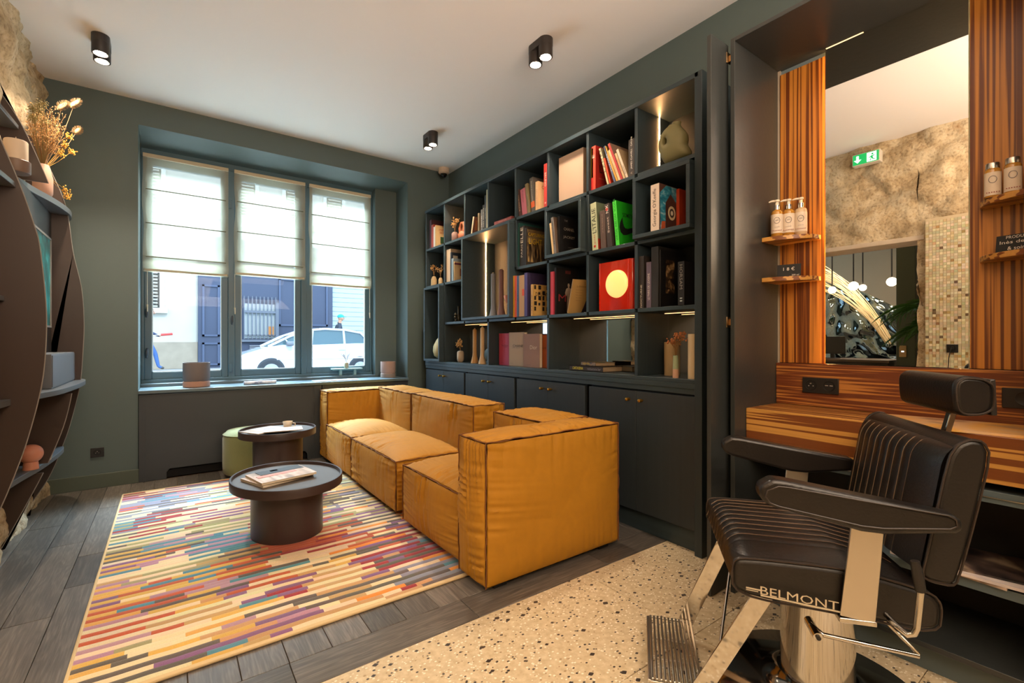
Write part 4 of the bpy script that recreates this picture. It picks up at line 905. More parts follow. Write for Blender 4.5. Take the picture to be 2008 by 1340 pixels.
# ---------------- ornaments ----------------
DRY = mat('dried_flower', '#b98a4e', .9); STEM = mat('dry_stem', '#8a6638', .9)
def sprig(par, x, y, z, h, sp, n, r=.006, mt=None, seed=0, nm='dried_flowers', per=5):
    rg = random.Random(seed); a = M(); b = M()
    for k in range(n):
        an = rg.uniform(0, 2*pi); q = rg.uniform(.3, 1)*sp; hh = h*rg.uniform(.6, 1)
        e = (x+q*cos(an), y+q*sin(an), z+hh); mid = (x+q*.3*cos(an), y+q*.3*sin(an), z+hh*.55)
        a.tube([(x, y, z), mid, e], .0009, 4)
        for j in range(per):
            f = (e[0]+rg.gauss(0, .010), e[1]+rg.gauss(0, .010), e[2]+rg.gauss(0, .010)); a.tube([mid if j % 2 else e, f], .0006, 3); b.ball(f, r*rg.uniform(.6, 1.2), seg=5, rings=4)
    ob('stems', a, STEM, par, kind='stuff'); ob(nm, b, mt or DRY, par, kind='stuff')
def vase(nm, lab, x, y, z, prof, mt, seg=28, cat='vase', **k):
    t = thing(nm, lab, cat, (x, y, z)); m = M(); m.lathe(prof, (x, y, z), seg, **k); ob('body', m, mt, t); return t
STONEV = mat('mauve_stone', '#7a5c52', .6); SAND = mat('sandstone', '#b8996c', .8, bump=.5, bscale=80, vary=.15); CREAM = mat('cream_vase', '#cdb68e', .5)
CEL = mat('celadon', '#a9ad88', .45)
t = vase('vase', 'small mauve brown vase of dried buds in the second top cell', 2.245, px(892, 430, 2.245)[1], F1, [(.03, 0), (.032, .01), (.032, .08), (.02, .095), (.013, .097), (.011, .085)], STONEV); sprig(t, 2.245, px(892, 430, 2.245)[1], F1+.09, .13, .042, 11, seed=1)
# terracotta vase with a hole
def ring_vase(lab, x, y, z, mt, s=1.0):
    t = thing('ring_vase', lab, 'vase', (x, y, z)); m = M()
    m.lathe([(.035*s, 0), (.05*s, .03*s), (.052*s, .06*s), (.03*s, .085*s), (.016*s, .09*s)], (x, y, z), 24, sx=.8)
    m.tube([(x, y+.03*s, z+.07*s), (x, y+.045*s, z+.12*s), (x, y+.02*s, z+.16*s), (x, y-.015*s, z+.155*s), (x, y-.03*s, z+.12*s), (x, y-.02*s, z+.075*s)], [.02*s, .017*s, .015*s, .015*s, .017*s, .02*s], 12)
    ob('body', m, mt, t)
ring_vase('terracotta ring-shaped vase beside the lit strip in the second top cell', 2.30, px(908, 430, 2.30)[1]+.0, F1, mat('terracotta', '#a8603c', .6), 1.15)
# olive palette-shaped vase with a hole (top right cell)
def palette_vase():
    X = 2.225; T_ = lambda u, v: (px(u, v, X)[1], px(u, v, X)[2])
    out = [(1309,325),(1303,318),(1297,300),(1297,285),(1301,270),(1308,257),(1314,251),(1319,247),(1320,243),(1332,241),(1334,244),(1336,249),(1343,254),(1348,262),(1349,271),(1346,280),(1350,288),(1355,294),(1355,303),(1349,307)]
    P = [T_(*q) for q in out]; hole = [T_(1312+6*cos(a), 281+9*sin(a)) for a in [k*pi/8 for k in range(16)]]
    zmin = min(p[1] for p in P); cy = sum(p[0] for p in P)/len(P)
    t = thing('sculptural_vase', 'olive green sculptural vase with a hole, top right cell', 'vase', (X, cy, F1))
    bm = bmesh.new()
    def loop(pts, x): return [bm.verts.new((x, y, z+(F1-zmin) if True else z)) for y, z in pts]
    def shrink(pts, s):
        c0 = (sum(p[0] for p in pts)/len(pts), sum(p[1] for p in pts)/len(pts)); return [(c0[0]+(p[0]-c0[0])*s, c0[1]+(p[1]-c0[1])*s) for p in pts]
    N = 60
    def resample(pts, N):
        L = [0]; 
        for a, b in zip(pts, pts[1:]+pts[:1]): L.append(L[-1]+math.dist(a, b))
        r = []; 
        for k in range(N):
            s = L[-1]*k/N; i = max(j for j in range(len(pts)) if L[j] <= s); f = (s-L[i])/(L[i+1]-L[i]); a, b = pts[i], pts[(i+1) % len(pts)]; r.append((a[0]+(b[0]-a[0])*f, a[1]+(b[1]-a[1])*f))
        for it in range(1): r = [((r[k-1][0]+2*r[k][0]+r[(k+1) % N][0])/4, (r[k-1][1]+2*r[k][1]+r[(k+1) % N][1])/4) for k in range(N)]
        return r
    O = resample(P, N); hc = (sum(p[0] for p in hole)/16, sum(p[1] for p in hole)/16)
    # hole points matched by direction from the hole centre
    H = []
    for p in O:
        a = math.atan2(p[1]-hc[1], p[0]-hc[0]); H.append((hc[0]+.011*cos(a), hc[1]+.017*sin(a)))
    rings = []
    for f, x in ((0, 0), (.05, .018), (.15, .034), (.35, .044), (.7, .050), (.9, .049), (.97, .042), (1, .030)):
        rings.append(([(o[0]+(h[0]-o[0])*f, o[1]+(h[1]-o[1])*f) for o, h in zip(O, H)], x))
    front = [loop(r, X-x) for r, x in rings]; back = [loop(r, X+x) for r, x in rings[1:]]; back = [front[0]]+back
    for L, fl in ((front, 0), (back, 1)):
        for a, b in zip(L, L[1:]):
            for k in range(N):
                q = (a[k], a[(k+1) % N], b[(k+1) % N], b[k]); bm.faces.new(q if fl else q[::-1])
    for k in range(N): bm.faces.new((front[-1][k], front[-1][(k+1) % N], back[-1][(k+1) % N], back[-1][k]))
    bmesh.ops.recalc_face_normals(bm, faces=bm.faces)
    me = bpy.data.meshes.new('body'); bm.to_mesh(me); bm.free()
    for p in me.polygons: p.use_smooth = True
    for v in me.vertices: v.co -= Vector((X, cy, F1))
    me.materials.append(mat('olive_ceramic', '#77714a', .55)); o = bpy.data.objects.new('body', me); C.objects.link(o); o.parent = t
    yn, zn = px(1327, 248, X)[1], px(1327, 248, X)[2]+F1-zmin; m = M(); m.lathe([(.030, -.035), (.023, -.012), (.021, .004), (.025, .020), (.022, .021), (.017, .004)], (X, yn, zn), 28); ob('neck', m, MATS['olive_ceramic'], t)
palette_vase()
for (u, v, r, hh, lab, sd) in ((851, 541, .03, .10, 'taller sandstone bud vase with dried flowers, second row far left', 3), (864, 545, .022, .07, 'shorter sandstone bud vase with dried flowers, partly behind the upright', 4)):
    y = px(u, v, 2.24)[1]; t = vase('bud_vase', lab, 2.24, y, F2, [(r, 0), (r*1.05, .01), (r, hh*.7), (r*.6, hh), (r*.35, hh+.003)], SAND); sprig(t, 2.24, y, F2+hh, .12, .04, 7, seed=sd)
def candlestick(lab, x, y, z, h, mt, r=.02, top=True, nm='candlestick'):
    t = thing(nm, lab, 'candlestick', (x, y, z)); m = M(); m.lathe([(r*1.9, 0), (r*1.85, .008), (r*1.1, .07), (r, .10), (r, h), (r*.7, h+.006), (.004, h+.012)], (x, y, z), 24); ob('holder', m, mt, t)
    m = M(); m.lathe([(r*.35, h+.004), (r*.35, h+.016), (0, h+.018)], (x, y, z), 10); ob('stub', m, CREAM, t); return t
zb = 1.318
GREYB = mat('grey_blue_ceramic', '#6f7076', .6); MAUVE = mat('mauve_ceramic', '#77524c', .6)
candlestick('tall grey-blue flared candlestick in the lit raised box', 2.27, px(967, 600, 2.27)[1], zb, .37, GREYB)
candlestick('tall mauve flared candlestick in the lit raised box', 2.25, px(983, 600, 2.25)[1], zb, .385, MAUVE)
candlestick('tall pale candlestick half hidden by the right side of the lit raised box', 2.30, px(1000, 600, 2.3)[1], zb, .38, mat('pale_ceramic', '#a89c8c', .6), .017)
t = vase('goblet', 'small pink goblet beside the right side of the lit raised box', 2.22, px(997, 600, 2.22)[1]+.005, zb, [(.02, 0), (.006, .01), (.005, .09), (.02, .11), (.035, .15), (.036, .16), (.03, .155), (0, .12)], mat('pink_glass', '#c88a78', .3), cat='goblet')
t = vase('pillar_candle', 'small red-brown ribbed pillar in the lit raised box', 2.30, px(932, 600, 2.3)[1], zb, [(.026, 0), (.024, .1), (.02, .115), (0, .115)], mat('red_brown', '#7a3a28', .4), cat='candle')
ey = 4.285
t = vase('round_vase', 'pale round vase half hidden inside the low left raised box', 2.25, ey, .928, [(.04, 0), (.08, .03), (.094, .08), (.09, .13), (.06, .19), (.03, .23), (.026, .25)], mat('pale_olive_ceramic', '#b0a070', .5))
by = px(902, 620, 2.26)[1]+.0
t = vase('glass_bottle', 'dark glass bottle in the third row left of the raised box', 2.28, px(899, 620, 2.28)[1], F3, [(.024, 0), (.03, .01), (.03, .06), (.012, .09), (.010, .14), (.013, .145), (.013, .155)], mat('dark_glass', '#2c2a18', .08), cat='bottle')
t = vase('candle_holder', 'small ornate dark bronze holder in the third row left of the raised box', 2.24, px(893, 620, 2.24)[1], F3, [(.022, 0), (.008, .01), (.006, .03), (.018, .045), (.007, .06), (.016, .07), (.005, .09)], mat('bronze', '#4a3f2c', .3, metal=.8), cat='candle holder')
y = px(903, 690, 2.26)[1]; t = vase('bud_vase', 'pale capsule vase of dried flowers, bottom row left', 2.26, y, F4, [(.018, 0), (.030, .012), (.034, .03), (.034, .09), (.028, .105), (.012, .112), (.009, .105)], mat('pale_capsule', '#a8957c', .6)); sprig(t, 2.26, y, F4+.10, .10, .05, 12, r=.007, seed=5)
TANC = mat('tan_wax', '#b58446', .5)
candlestick('left of two tall tan candlesticks in the bottom row', 2.27, px(931, 690, 2.27)[1], F4, .305, TANC, .019)
candlestick('right of two tall tan candlesticks in the bottom row', 2.24, px(946, 690, 2.24)[1], F4, .315, mat('pale_tan_wax', '#cda878', .5), .019)
t = thing('disc_vase', 'round petrol green disc vase at the divider of the bottom row', 'vase', (2.20, px(953, 690, 2.2)[1], F4)); yy = px(952, 690, 2.2)[1]+.01
m = M(); m.ball((2.235, yy, F4+.085), .055, seg=20, rings=14, sc=(.4, 1, 1)); m.lathe([(.018, 0), (.012, .035)], (2.235, yy, F4), 14); ob('body', m, mat('petrol_glaze', '#3d4c46', .5), t)
for (uL, uR, vt, X, c, lab) in ((1296, 1322, 671, 2.32, '#b39a70', 'wide cream cylinder vase at the back of the last bottom cell'), (1356, 1366, 655, 2.20, '#c4b08c', 'tall cream cylinder vase at the right edge of the last bottom cell')):
    yL, yR = px(uL, 720, X)[1], px(uR, 720, X)[1]; r = (yL-yR)/2; h = px(uL, vt, X)[2]-F4; yc = (yL+yR)/2
    if X < 2.25: r = .028; yc = px(1362, 720, X)[1]+.024
    vase('cylinder_vase', lab, X+r, yc, F4, [(r, 0), (r, h-.002), (r-.003, h), (r-.006, h), (r-.007, .01), (0, .01)], mat('vase_'+c[1:], c, .5))
yb = px(1325, 720, 2.215)[1]; t = thing('bud_vase', 'slim two-tone green and pink vase with dried flowers, last bottom cell', 'vase', (2.215, yb, F4))
m = M(); m.lathe([(.0165, 0), (.0155, .048)], (2.215, yb, F4), 24); ob('pink_foot', m, mat('pink_foot', '#c49a80', .6), t)
m = M(); m.lathe([(.0155, .048), (.013, .12), (.009, .122), (.008, .10)], (2.215, yb, F4), 24); ob('green_neck', m, mat('sage_glaze', '#93a07c', .6), t); sprig(t, 2.215, yb, F4+.11, .13, .045, 16, r=.006, seed=6, mt=mat('rust_flower', '#a8683c', .9))
# ---------------- styling niche ----------------
XN, XB, YN0, YN1 = 1.991, 2.40, .16, 1.073
nc = thing('niche_cabinet', 'tall dark open cabinet surround of the styling station', 'cabinet', (2.2, .62, 0))
DP = mat('niche_paint', '#2f3231', .35, bump=.15, bscale=40); EDG = FACE
m = M(); m.box(XN, XR-.003, YN1, YN1+.02, 0, 2.433); ob('side_panel', m, DP, nc, bev=.0015)
m = M(); m.box(XN, XR-.003, YN0-.02, YN0, 0, 2.433); ob('side_panel', m, DP, nc, bev=.0015)
m = M(); m.box(XN, XR-.003, YN0, YN1, 2.415, 2.433); ob('top_panel', m, DP, nc, bev=.0015)
m = M(); m.box(XB, XB+.02, YN0, YN1, .7, 2.415); ob('back_panel', m, mat('niche_back', '#6d7c80', .5), nc)
m = M(); m.box(XB, XB+.02, YN0, YN1, 0, .7); ob('back_panel', m, mat('niche_low_back', '#15130f', .7), nc)
m = M(); m.box(XN+.06, XN+.08, YN0, YN1, 0, .09); ob('plinth', m, mat('plinth_blue', '#56656a', .4), nc)
m = M(); m.box(XN+.02, XB, YN0, YN1, .09, .108); ob('bottom_shelf', m, DP, nc, bev=.001)
m = M(); m.box(XN+.105, XB, YN0, YN1, .59, .628); ob('upper_shelf', m, mat('plinth_blue', '#56656a', .4), nc, bev=.001)
m = M(); m.box(XN+.105, XB, YN0, YN1, .30, .33); ob('lower_shelf', m, mat('plinth_blue', '#56656a', .4), nc, bev=.001)
m = M(); m.box(XN+.10, XN+.104, YN0, YN1, .607, .6095); ob('light_edge', m, CHROME2, nc)
for (ya, yb) in ((.865, YN1-.012), (YN0, .395)):
    m = M(); m.box(XB-.016, XB-.004, ya, yb, 1.002, 2.39); ob('bamboo_panel', m, BAMZ, nc, bev=.001, label='upright bamboo panel')
m = M(); m.box(XB-.03, XB-.002, YN0+.001, YN1-.001, .806, 1.0); ob('bamboo_splashback', m, BAMY, nc, bev=.0015, label='bamboo splashback')
for y in (YN1-.012, ):
    m = M(); m.box(XB-.012, XB-.001, y, YN1-.0, 1.0, 2.415); ob('edge_strip', m, mat('pale_edge', '#a89a88', .5), nc)
md = thing('wall_mirror', 'tall frameless mirror between two bamboo panels', 'mirror', (2.388, .63, 1.0))
m = M(); m.box(2.374, 2.377, .397, .863, 1.003, 2.414); ob('glass', m, MIRROR, md)
m = M(); m.box(2.3775, 2.384, .41, .85, 1.003, 2.413); ob('backing', m, BLACK, md)
for y0, y1 in ((.853, .856), (.418, .421)):
    m = M(); m.box(2.378, 2.384, y0, y1, 1.003, 2.39); ob('edge_light', m, mat('edge_led', '#ffd9a0', .5, emit=(1, .50, .17), es=60), md, label='warm light line along the mirror edge')
m = M(); m.box(2.371, 2.3735, .72, .86, 2.4135, 2.4148); ob('top_light', m, mat('top_led', '#ffd9a0', .5, emit=(1, .6, .25), es=1.6), md)
ct = thing('counter', 'thick striped bamboo counter of the styling station', 'counter', (2.24, .62, .65))
m = M(); m.box(2.085, XB-.031, YN0+.001, YN1-.001, .655, .805); ob('slab', m, BAMC, ct, bev=.002)
def quarter(lab, yc, sgn, z, r1=.15, r2=.19):
    t = thing('corner_shelf', lab, 'shelf', (XB-.022, yc, z)); N = 14
    P = [(0, 0)]+[(-r1*sin(pi/2*k/N), sgn*r2*cos(pi/2*k/N)) for k in range(N+1)]
    if sgn > 0: P = P[::-1]
    m = M(); m.prism([(XB-.023+x, yc+y) for x, y in P][::-1] if sgn < 0 else [(XB-.023+x, yc+y) for x, y in P][::-1], z-.02, z); o = ob('board', m, BAMC, t, bev=.0015); return t
quarter('upper bamboo corner shelf on the left, carrying three pump bottles', YN1-.001, -1, 1.585)
quarter('lower bamboo corner shelf on the left, carrying a price card', YN1-.001, -1, 1.398)
quarter('upper bamboo corner shelf on the right edge, carrying capped bottles', YN0+.001+.0, 1, 1.600, .15, .205)
quarter('lower bamboo corner shelf on the right edge, carrying a black card', YN0+.001, 1, 1.405, .15, .205)
AMB = mat('amber_liquid', '#b07d2c', .08, coat=.5); LAB = mat('bottle_label', '#d8c8b4', .6); GREYP = mat('label_grey', '#6f6a72', .7); REDP = mat('label_red', '#8a3a34', .7)
def pump(lab, x, y, z, milky=False):
    t = thing('pump_bottle', lab, 'bottle', (x, y, z), group='pump bottles on the corner shelf')
    m = M(); m.lathe([(.0, 0), (.0225, 0), (.025, .003), (.025, .115), (.021, .124), (.012, .128), (.012, .132)], (x, y, z), 24); ob('body', m, mat('lotion', '#cbb08c', .3) if milky else AMB, t)
    m = M(); m.lathe([(.0255, .018), (.0255, .106)], (x, y, z), 24, hollow=True); lb = ob('label', m, LAB, t)
    d = Vector((-x, -y, 0)).normalized(); s = Vector((d.y, -d.x, 0)); s = -s if False else s
    X_ = Vector((-d.y, d.x, 0)); c = Vector((x, y, z))+d*.0262
    m = M(); m.tube([(c+X_*.012*cos(a*pi/8)+Vector((0, 0, .076+.014*sin(a*pi/8)))) for a in range(17)], .0008, 4); ob('label_ring', m, GREYP, t)
    text('label_lettering', 'soin', frame(c+Vector((0, 0, .077)), X_, (0,0,1)), .012, GREYP, t, height=.007, local=False); text('label_lettering', 'SHAMPOING', frame(c+Vector((0, 0, .045)), X_, (0,0,1)), .022, GREYP, t, height=.003, local=False)
    m = M()
    for k in range(7): m.box(-.02+.006*k, -.017+.006*k, 0, .003, -.0002, .0006, T=frame(c+Vector((0, 0, .028)), X_, (0,0,1)))
    ob('label_dashes', m, REDP, t)
    m = M(); m.lathe([(.0125, .130), (.0125, .150)], (x, y, z), 20); ob('collar', m, CHROME, t)
    m = M(); m.lathe([(.008, .150), (.007, .165), (.011, .168), (.011, .176), (0, .177)], (x, y, z), 16); h = Vector((x, y, z+.172)); sp = Vector((-.55, .8, 0)).normalized()
    m.tube([h, h+sp*.02, h+sp*.034+Vector((0, 0, -.004))], [.006, .005, .003], 8); ob('pump_head', m, mat('pump_cream', '#d9cdb8', .4), t)
z1 = 1.586
pump('amber pump bottle at the left end of the upper left corner shelf', 2.285, 1.030, z1); pump('amber pump bottle in the middle of the three on the left corner shelf', 2.315, .992, z1); pump('milky pump bottle, right one of the three on the left corner shelf', 2.335, .948, z1, True)
def capped(lab, x, y, z):
    t = thing('capped_bottle', lab, 'bottle', (x, y, z), group='capped bottles on the right corner shelf')
    m = M(); m.lathe([(0, 0), (.02, 0), (.0215, .003), (.0215, .093), (.018, .1), (.014, .102)], (x, y, z), 24); ob('body', m, AMB, t)
    m = M(); m.lathe([(.0219, .006), (.0219, .086)], (x, y, z), 24, hollow=True); ob('label', m, LAB, t)
    m = M(); m.lathe([(.0185, .100), (.0185, .118), (.017, .12), (0, .12)], (x, y, z), 24); ob('cap', m, CHROME2, t)
    d = Vector((-x, -y, 0)).normalized(); X_ = Vector((-d.y, d.x, 0)); c = Vector((x, y, z))+d*.0226
    m = M(); m.tube([(c+X_*.010*cos(a*pi/8)+Vector((0, 0, .060+.012*sin(a*pi/8)))) for a in range(17)], .0008, 4); ob('label_ring', m, GREYP, t)
    m = M(); [m.box(-.016+.006*k, -.013+.006*k, 0, .003, -.0002, .0006, T=frame(c+Vector((0, 0, .014)), X_, (0,0,1))) for k in range(6)]; ob('label_dashes', m, REDP, t)
capped('amber bottle with steel cap, left one on the right corner shelf', 2.31, .325, 1.601); capped('amber bottle with steel cap, second on the right corner shelf', 2.295, .275, 1.601); capped('amber bottle with steel cap, cut by the right edge of the photo', 2.29, .225, 1.601)
CH_ = mat('chalk', '#d9d0c4', .8)
def card(lab, y, z, w, words, x=2.29, rz=0, tilt=10):
    t = thing('price_card', lab, 'card', (x, y, z), rot=(0, 0, radians(rz)))
    T = frame((0, 0, 0), (0, -1, 0), (sin(radians(tilt)), 0, cos(radians(tilt))))
    m = M(); m.box(-w/2, w/2, 0, .062, -.003, 0, T=T); ob('board', m, mat('slate_card', '#14120f', .7), t, local=True, bev=.001)
    m = M(); m.box(-w*.35, w*.35, 0, .004, -.03, -.003, T=T); ob('stand', m, mat('slate_card', '#14120f', .7), t, local=True)
    for s, xo, zo, L, hh in words: text('chalk_lettering', s, T @ Matrix.Translation((xo, zo, .0006)), L, CH_, t, height=hh)
card('small black price card on the lower left corner shelf', .985, 1.3985, .095, [('1 8 €', .0, .040, .045, .016), ('300 ml', .026, .010, .028, .007)], x=2.30, rz=18)
card('black card with chalk words on the lower right corner shelf', .265, 1.4055, .11, [('PRODUITS', .0, .053, .06, .010), ('Inès de la', -.005, .036, .08, .011), ('& soins', .0, .014, .05, .012)], x=2.30, rz=-10)
def socket(lab, T, w, holes, h=.07):
    t = thing('wall_socket', lab, 'socket', tuple(T.translation)); L = Matrix.Translation(-T.translation) @ T
    m = M(); m.box(-w/2, w/2, -h/2, h/2, 0, .008, T=L); ob('plate', m, BLACK, t, local=True, bev=.002)
    for cx, kind in holes:
        m = M(); m.lathe([(.024, .0085), (.0235, .0095), (.022, .0095), (.021, .009 if kind == 'blank' else .0085)], T=L @ Matrix.Translation((cx, 0, 0)), seg=28)
        if kind != 'blank': m.lathe([(.02, .0086), (.018, .0082), (0, .0082)], T=L @ Matrix.Translation((cx, 0, 0)), seg=24)
        ob('rosette', m, mat('socket_dark', '#100e0c', .5), t, local=True)
        if kind == 'plug':
            m = M(); [m.ball((a, -.003, .009), .0025, seg=8) for a in (-.009, .009)]; m.tube([(0, .008, .008), (0, .008, .017)], .0025, 8); m.v = [tuple(L @ Matrix.Translation((cx, 0, 0)) @ Vector(v)) for v in m.v]; ob('pins', m, CHROME2, t, local=True)
        if kind == 'usb':
            m = M(); [m.box(a-.006, a+.006, -.003+.004, .0+.004, .0086, .0096, T=L @ Matrix.Translation((cx, 0, 0))) for a in (-.009, .009)]; ob('usb_ports', m, mat('usb_grey', '#a8a098', .5), t, local=True)
    return t
socket('double black socket on the bamboo splashback, left of the chair', frame((XB-.031, .88, .903), (0,-1,0), (0,0,1)), .145, [(-.036, 'plug'), (.036, 'usb')])
socket('black blanking plate on the bamboo splashback behind the headrest', frame((XB-.031, .255, .905), (0,-1,0), (0,0,1)), .11, [(0, 'blank')])
socket('small black wall socket above the skirting on the window wall', frame((-.44, YF-.0005, .268), (1,0,0), (0,0,1)), .078, [(0, 'plug')])
t = magazine('large open magazine lying on the bamboo counter behind the chair', (2.21, .405, .8055), .27, .40, .008, radians(10), G3)
t = magazine('glossy magazine under the large one on the bamboo counter', (2.17, .52, .8055-.0), .22, .29, .004, radians(40), G1) if False else None
for (lab, x, y, z, w, h, th, rz, mt) in (('topmost magazine on the low shelf behind the chair', 2.22, .37, .349, .24, .34, .006, 12, cover_mat('dark_cover', [(.4, '#1c1a1c'), (.55, '#5a4a44'), (.7, '#b09a80')], 8)),
                                 ('pink-edged magazine in the middle of the low shelf pile', 2.20, .35, .3395, .24, .34, .009, 4, G2), ('lowest magazine on the low shelf behind the chair', 2.21, .40, .3305, .22, .30, .0085, -6, G1)):
    magazine(lab, (x, y, z), w, h, th, radians(rz), mt)
# cabinet door of the niche, swung open at a right angle
dr = thing('cabinet_door', 'tall dark door leaf folded open between bookcase and styling niche', 'door', (1.95, 1.13, .0))
m = M(); m.box(1.880, 2.02, 1.118, 1.138, .004, 2.428); ob('leaf', m, DP, dr, bev=.0015)
for z in (2.38, 1.2, .2):
    m = M(); m.box(2.0, 2.03, 1.1135, 1.118, z-.035, z+.012); m.box(2.02, 2.04, 1.094, 1.118, z-.025, z+.002); ob('hinge', m, BRASS if False else mat('hinge_steel', '#b89a72', .3, metal=1), dr, bev=.001)

# ---------------- barber chair ----------------
LEA = mat('dark_leather', '#15110f', .36, bump=.18, bscale=140); LEA2 = mat('dark_leather_side', '#15110e', .42, bump=.15, bscale=140); WELT = mat('leather_welt', '#2a211b', .4); RIB = mat('rib_highlight', '#6e5a48', .4)
cdir = Vector((-.622, .783, 0)).normalized()
ch = thing('barber_chair', 'black ribbed leather barber chair with chrome base and tilted back', 'chair', (1.64, .62, 0), rz=math.atan2(cdir.y, cdir.x))
def bez(p): return p
def slab(nm, prof, y0, y1, mt, bev=.012, seg=3, par=ch):
    """side profile in (x, z), extruded across the chair"""
    m = M(); T = Matrix(((1,0,0,0),(0,0,-1,0),(0,1,0,0),(0,0,0,1))); a = sum(p[0]*q[1]-q[0]*p[1] for p, q in zip(prof, prof[1:]+prof[:1]))
    if a < 0: prof = prof[::-1]
    m.prism(prof, -y1, -y0, T=T); return ob(nm, m, mt, par, bev=bev, seg=seg, local=True)
def rim(nm, prof, y, mt, r=.0035, par=ch, inset=0):
    m = M(); P = [(x, y, z) for x, z in prof]; P.append(P[0]); m.tube(P, r, 6); return ob(nm, m, mt, par, local=True)
def smooth(prof, it=2):
    for _ in range(it):
        o = []
        for k in range(len(prof)):
            a, b = prof[k], prof[(k+1) % len(prof)]; o += [(a[0]*.8+b[0]*.2, a[1]*.8+b[1]*.2), (a[0]*.2+b[0]*.8, a[1]*.2+b[1]*.8)]
        prof = o
    return prof
seatP = smooth([(.288, .400), (.289, .492), (.262, .506), (.0, .506), (-.172, .470), (-.194, .440), (-.186, .366), (.015, .386)], 2)
seat = slab('seat', seatP, -.26, .26, LEA2, .014, 3)
rim('seat_welt', seatP, .2585, WELT, .003, par=seat); rim('seat_welt', seatP, -.2585, WELT, .003, par=seat)
# ribbed seat top: a swelling surface with nine channels
def seat_top(u, v):
    x = .294-.46*u; y = -.25+.50*v; fz = .503 if x > 0 else .503+x*.21
    s = max(0, 1-abs(2*v-1)**4); e = min(1, (u)/.14); e = sqrt(max(0, 1-(1-e)**2)); back = min(1, (1-u)/.1)
    w = (y+.205)/.041; rib = abs(sin(pi*w)) if -.205 < y < .165 else 1
    z = fz-.052*(1-e)+.018*s*min(e, 1)*back+.0045*(rib**.5)*s
    return (x+.004*e, y, z)
m = M(); m.grid(seat_top, 40, 120); ob('seat_top', m, LEA, seat, local=True)
m = M()
for k in range(9):
    y = -.205+.041*k+.0; v = (y+.25)/.5
    pts = [seat_top(u, v) for u in [i/24 for i in range(24)]]; m.tube([(p[0], p[1], p[2]+.0015) for p in pts], .0016, 5)
ob('seat_piping', m, RIB, seat, local=True)  # lighter tubes stand in for the highlights along the seat ribs
backP = smooth([(-.160, .500), (-.172, .56), (-.216, .805), (-.236, .842), (-.262, .856), (-.288, .852), (-.302, .820), (-.272, .66), (-.236, .498), (-.224, .484), (-.178, .490)], 1)
back = slab('backrest', backP, -.24, .24, LEA2, .014, 3)
rim('back_welt', backP, .239, WELT, .0032, par=back); rim('back_welt', backP, -.239, WELT, .0032, par=back)
def back_front(u, v):
    z = .512+.33*u; x = -.160-.235*(z-.50)*.72; y = -.232+.464*v
    e = min(1, (1-u)/.18); e = sqrt(max(0, 1-(1-e)**2)); s = max(0, 1-abs(2*v-1)**4)
    rib = abs(sin(pi*(y+.16)/.040)) if -.2 < y < .12 else 1
    return (x+.012*s*e-.040*(1-e)+.003*(rib**.5)*s+.004, y, z+.012*(1-e)*0)
m = M(); m.grid(back_front, 36, 110); m.f = [f[::-1] for f in m.f]; ob('back_front', m, LEA, back, local=True)
m = M()
for k in range(9):
    y = -.20+.040*k; v = (y+.232)/.464; m.tube([(lambda p: (p[0]+.0012, p[1], p[2]))(back_front(u/24, v)) for u in range(25)], .0014, 5)
ob('back_piping', m, RIB, back, local=True)  # highlights between the back channels, put in as lighter tubes
def padbox(nm, x0, x1, y0, y1, z0, z1, mt, r=.03, par=ch):
    m = M(); m.box(x0, x1, y0, y1, z0, z1); return ob(nm, m, mt, par, bev=r, seg=5, local=True)

hp = smooth([(-.282, .915), (-.278, .99), (-.30, 1.01), (-.345, 1.006), (-.368, .985), (-.366, .92), (-.34, .902), (-.30, .900)], 2)
hd = slab('headrest', hp, -.145, .145, LEA, .012, 3)
rim('headrest_welt', [(x*.94-.02, .955+(z-.955)*.9) for x, z in hp], .146, WELT, .003, par=hd)
slab('headrest_back', [(-.362, .905), (-.358, 1.0), (-.372, 1.002), (-.376, .905)], -.14, .14, BLACK, .003, 2, par=hd)
m = M(); m.box(-.008, .008, -.011, .011, -.09, .02, T=Matrix.Translation((-.352, 0, .905)) @ Matrix.Rotation(radians(-14), 4, 'Y')); ob('headrest_stem', m, CHROME, ch, local=True, bev=.002)
padP = [(.234, .700), (.222, .678), (.20, .668), (.0, .624), (-.05, .622), (-.196, .640), (-.210, .650), (-.208, .672), (-.192, .684), (.0, .712), (.17, .738), (.20, .740), (.228, .722)]
for s in (1, -1):
    y0, y1 = (.255, .312) if s > 0 else (-.312, -.255)
    a = slab('armrest', padP, y0, y1, LEA, .010, 3); sh = [(x*.93+.001, .682+(z-.682)*.72) for x, z in padP]
    rim('armrest_welt', sh, .313*s, WELT, .0022, par=a)
    T = frame((-.004, s*.285, .51), (.985, 0, -.17) if False else (1, 0, 0), (0, 1, 0))
    m = M(); m.add([(.036, s*.272, .392), (-.042, s*.272, .384), (-.062, s*.272, .632), (.010, s*.272, .640), (.036, s*.280, .392), (-.042, s*.280, .384), (-.062, s*.280, .632), (.010, s*.280, .640)],
                   [(0,1,2,3),(7,6,5,4),(0,4,5,1),(1,5,6,2),(2,6,7,3),(3,7,4,0)]); ob('arm_post', m, CHROME2, ch, local=True, bev=.002)
    m = M(); m.box(-.045, .038, min(s*.23, s*.282), max(s*.23, s*.282), .375, .388); ob('arm_bracket', m, CHROME, ch, local=True, bev=.002)
m = M(); m.tube([(-.104, .325, .572), (-.110, .325, .54), (-.116, .325, .50)], [.009, .012, .011], 12); ob('lever_grip', m, BLACK, ch, local=True)
m = M(); m.tube([(-.116, .325, .50), (-.108, .325, .41), (-.102, .325, .395), (-.092, .32, .388), (-.078, .30, .395), (-.072, .25, .40)], .0075, 10); ob('lever', m, CHROME, ch, local=True)
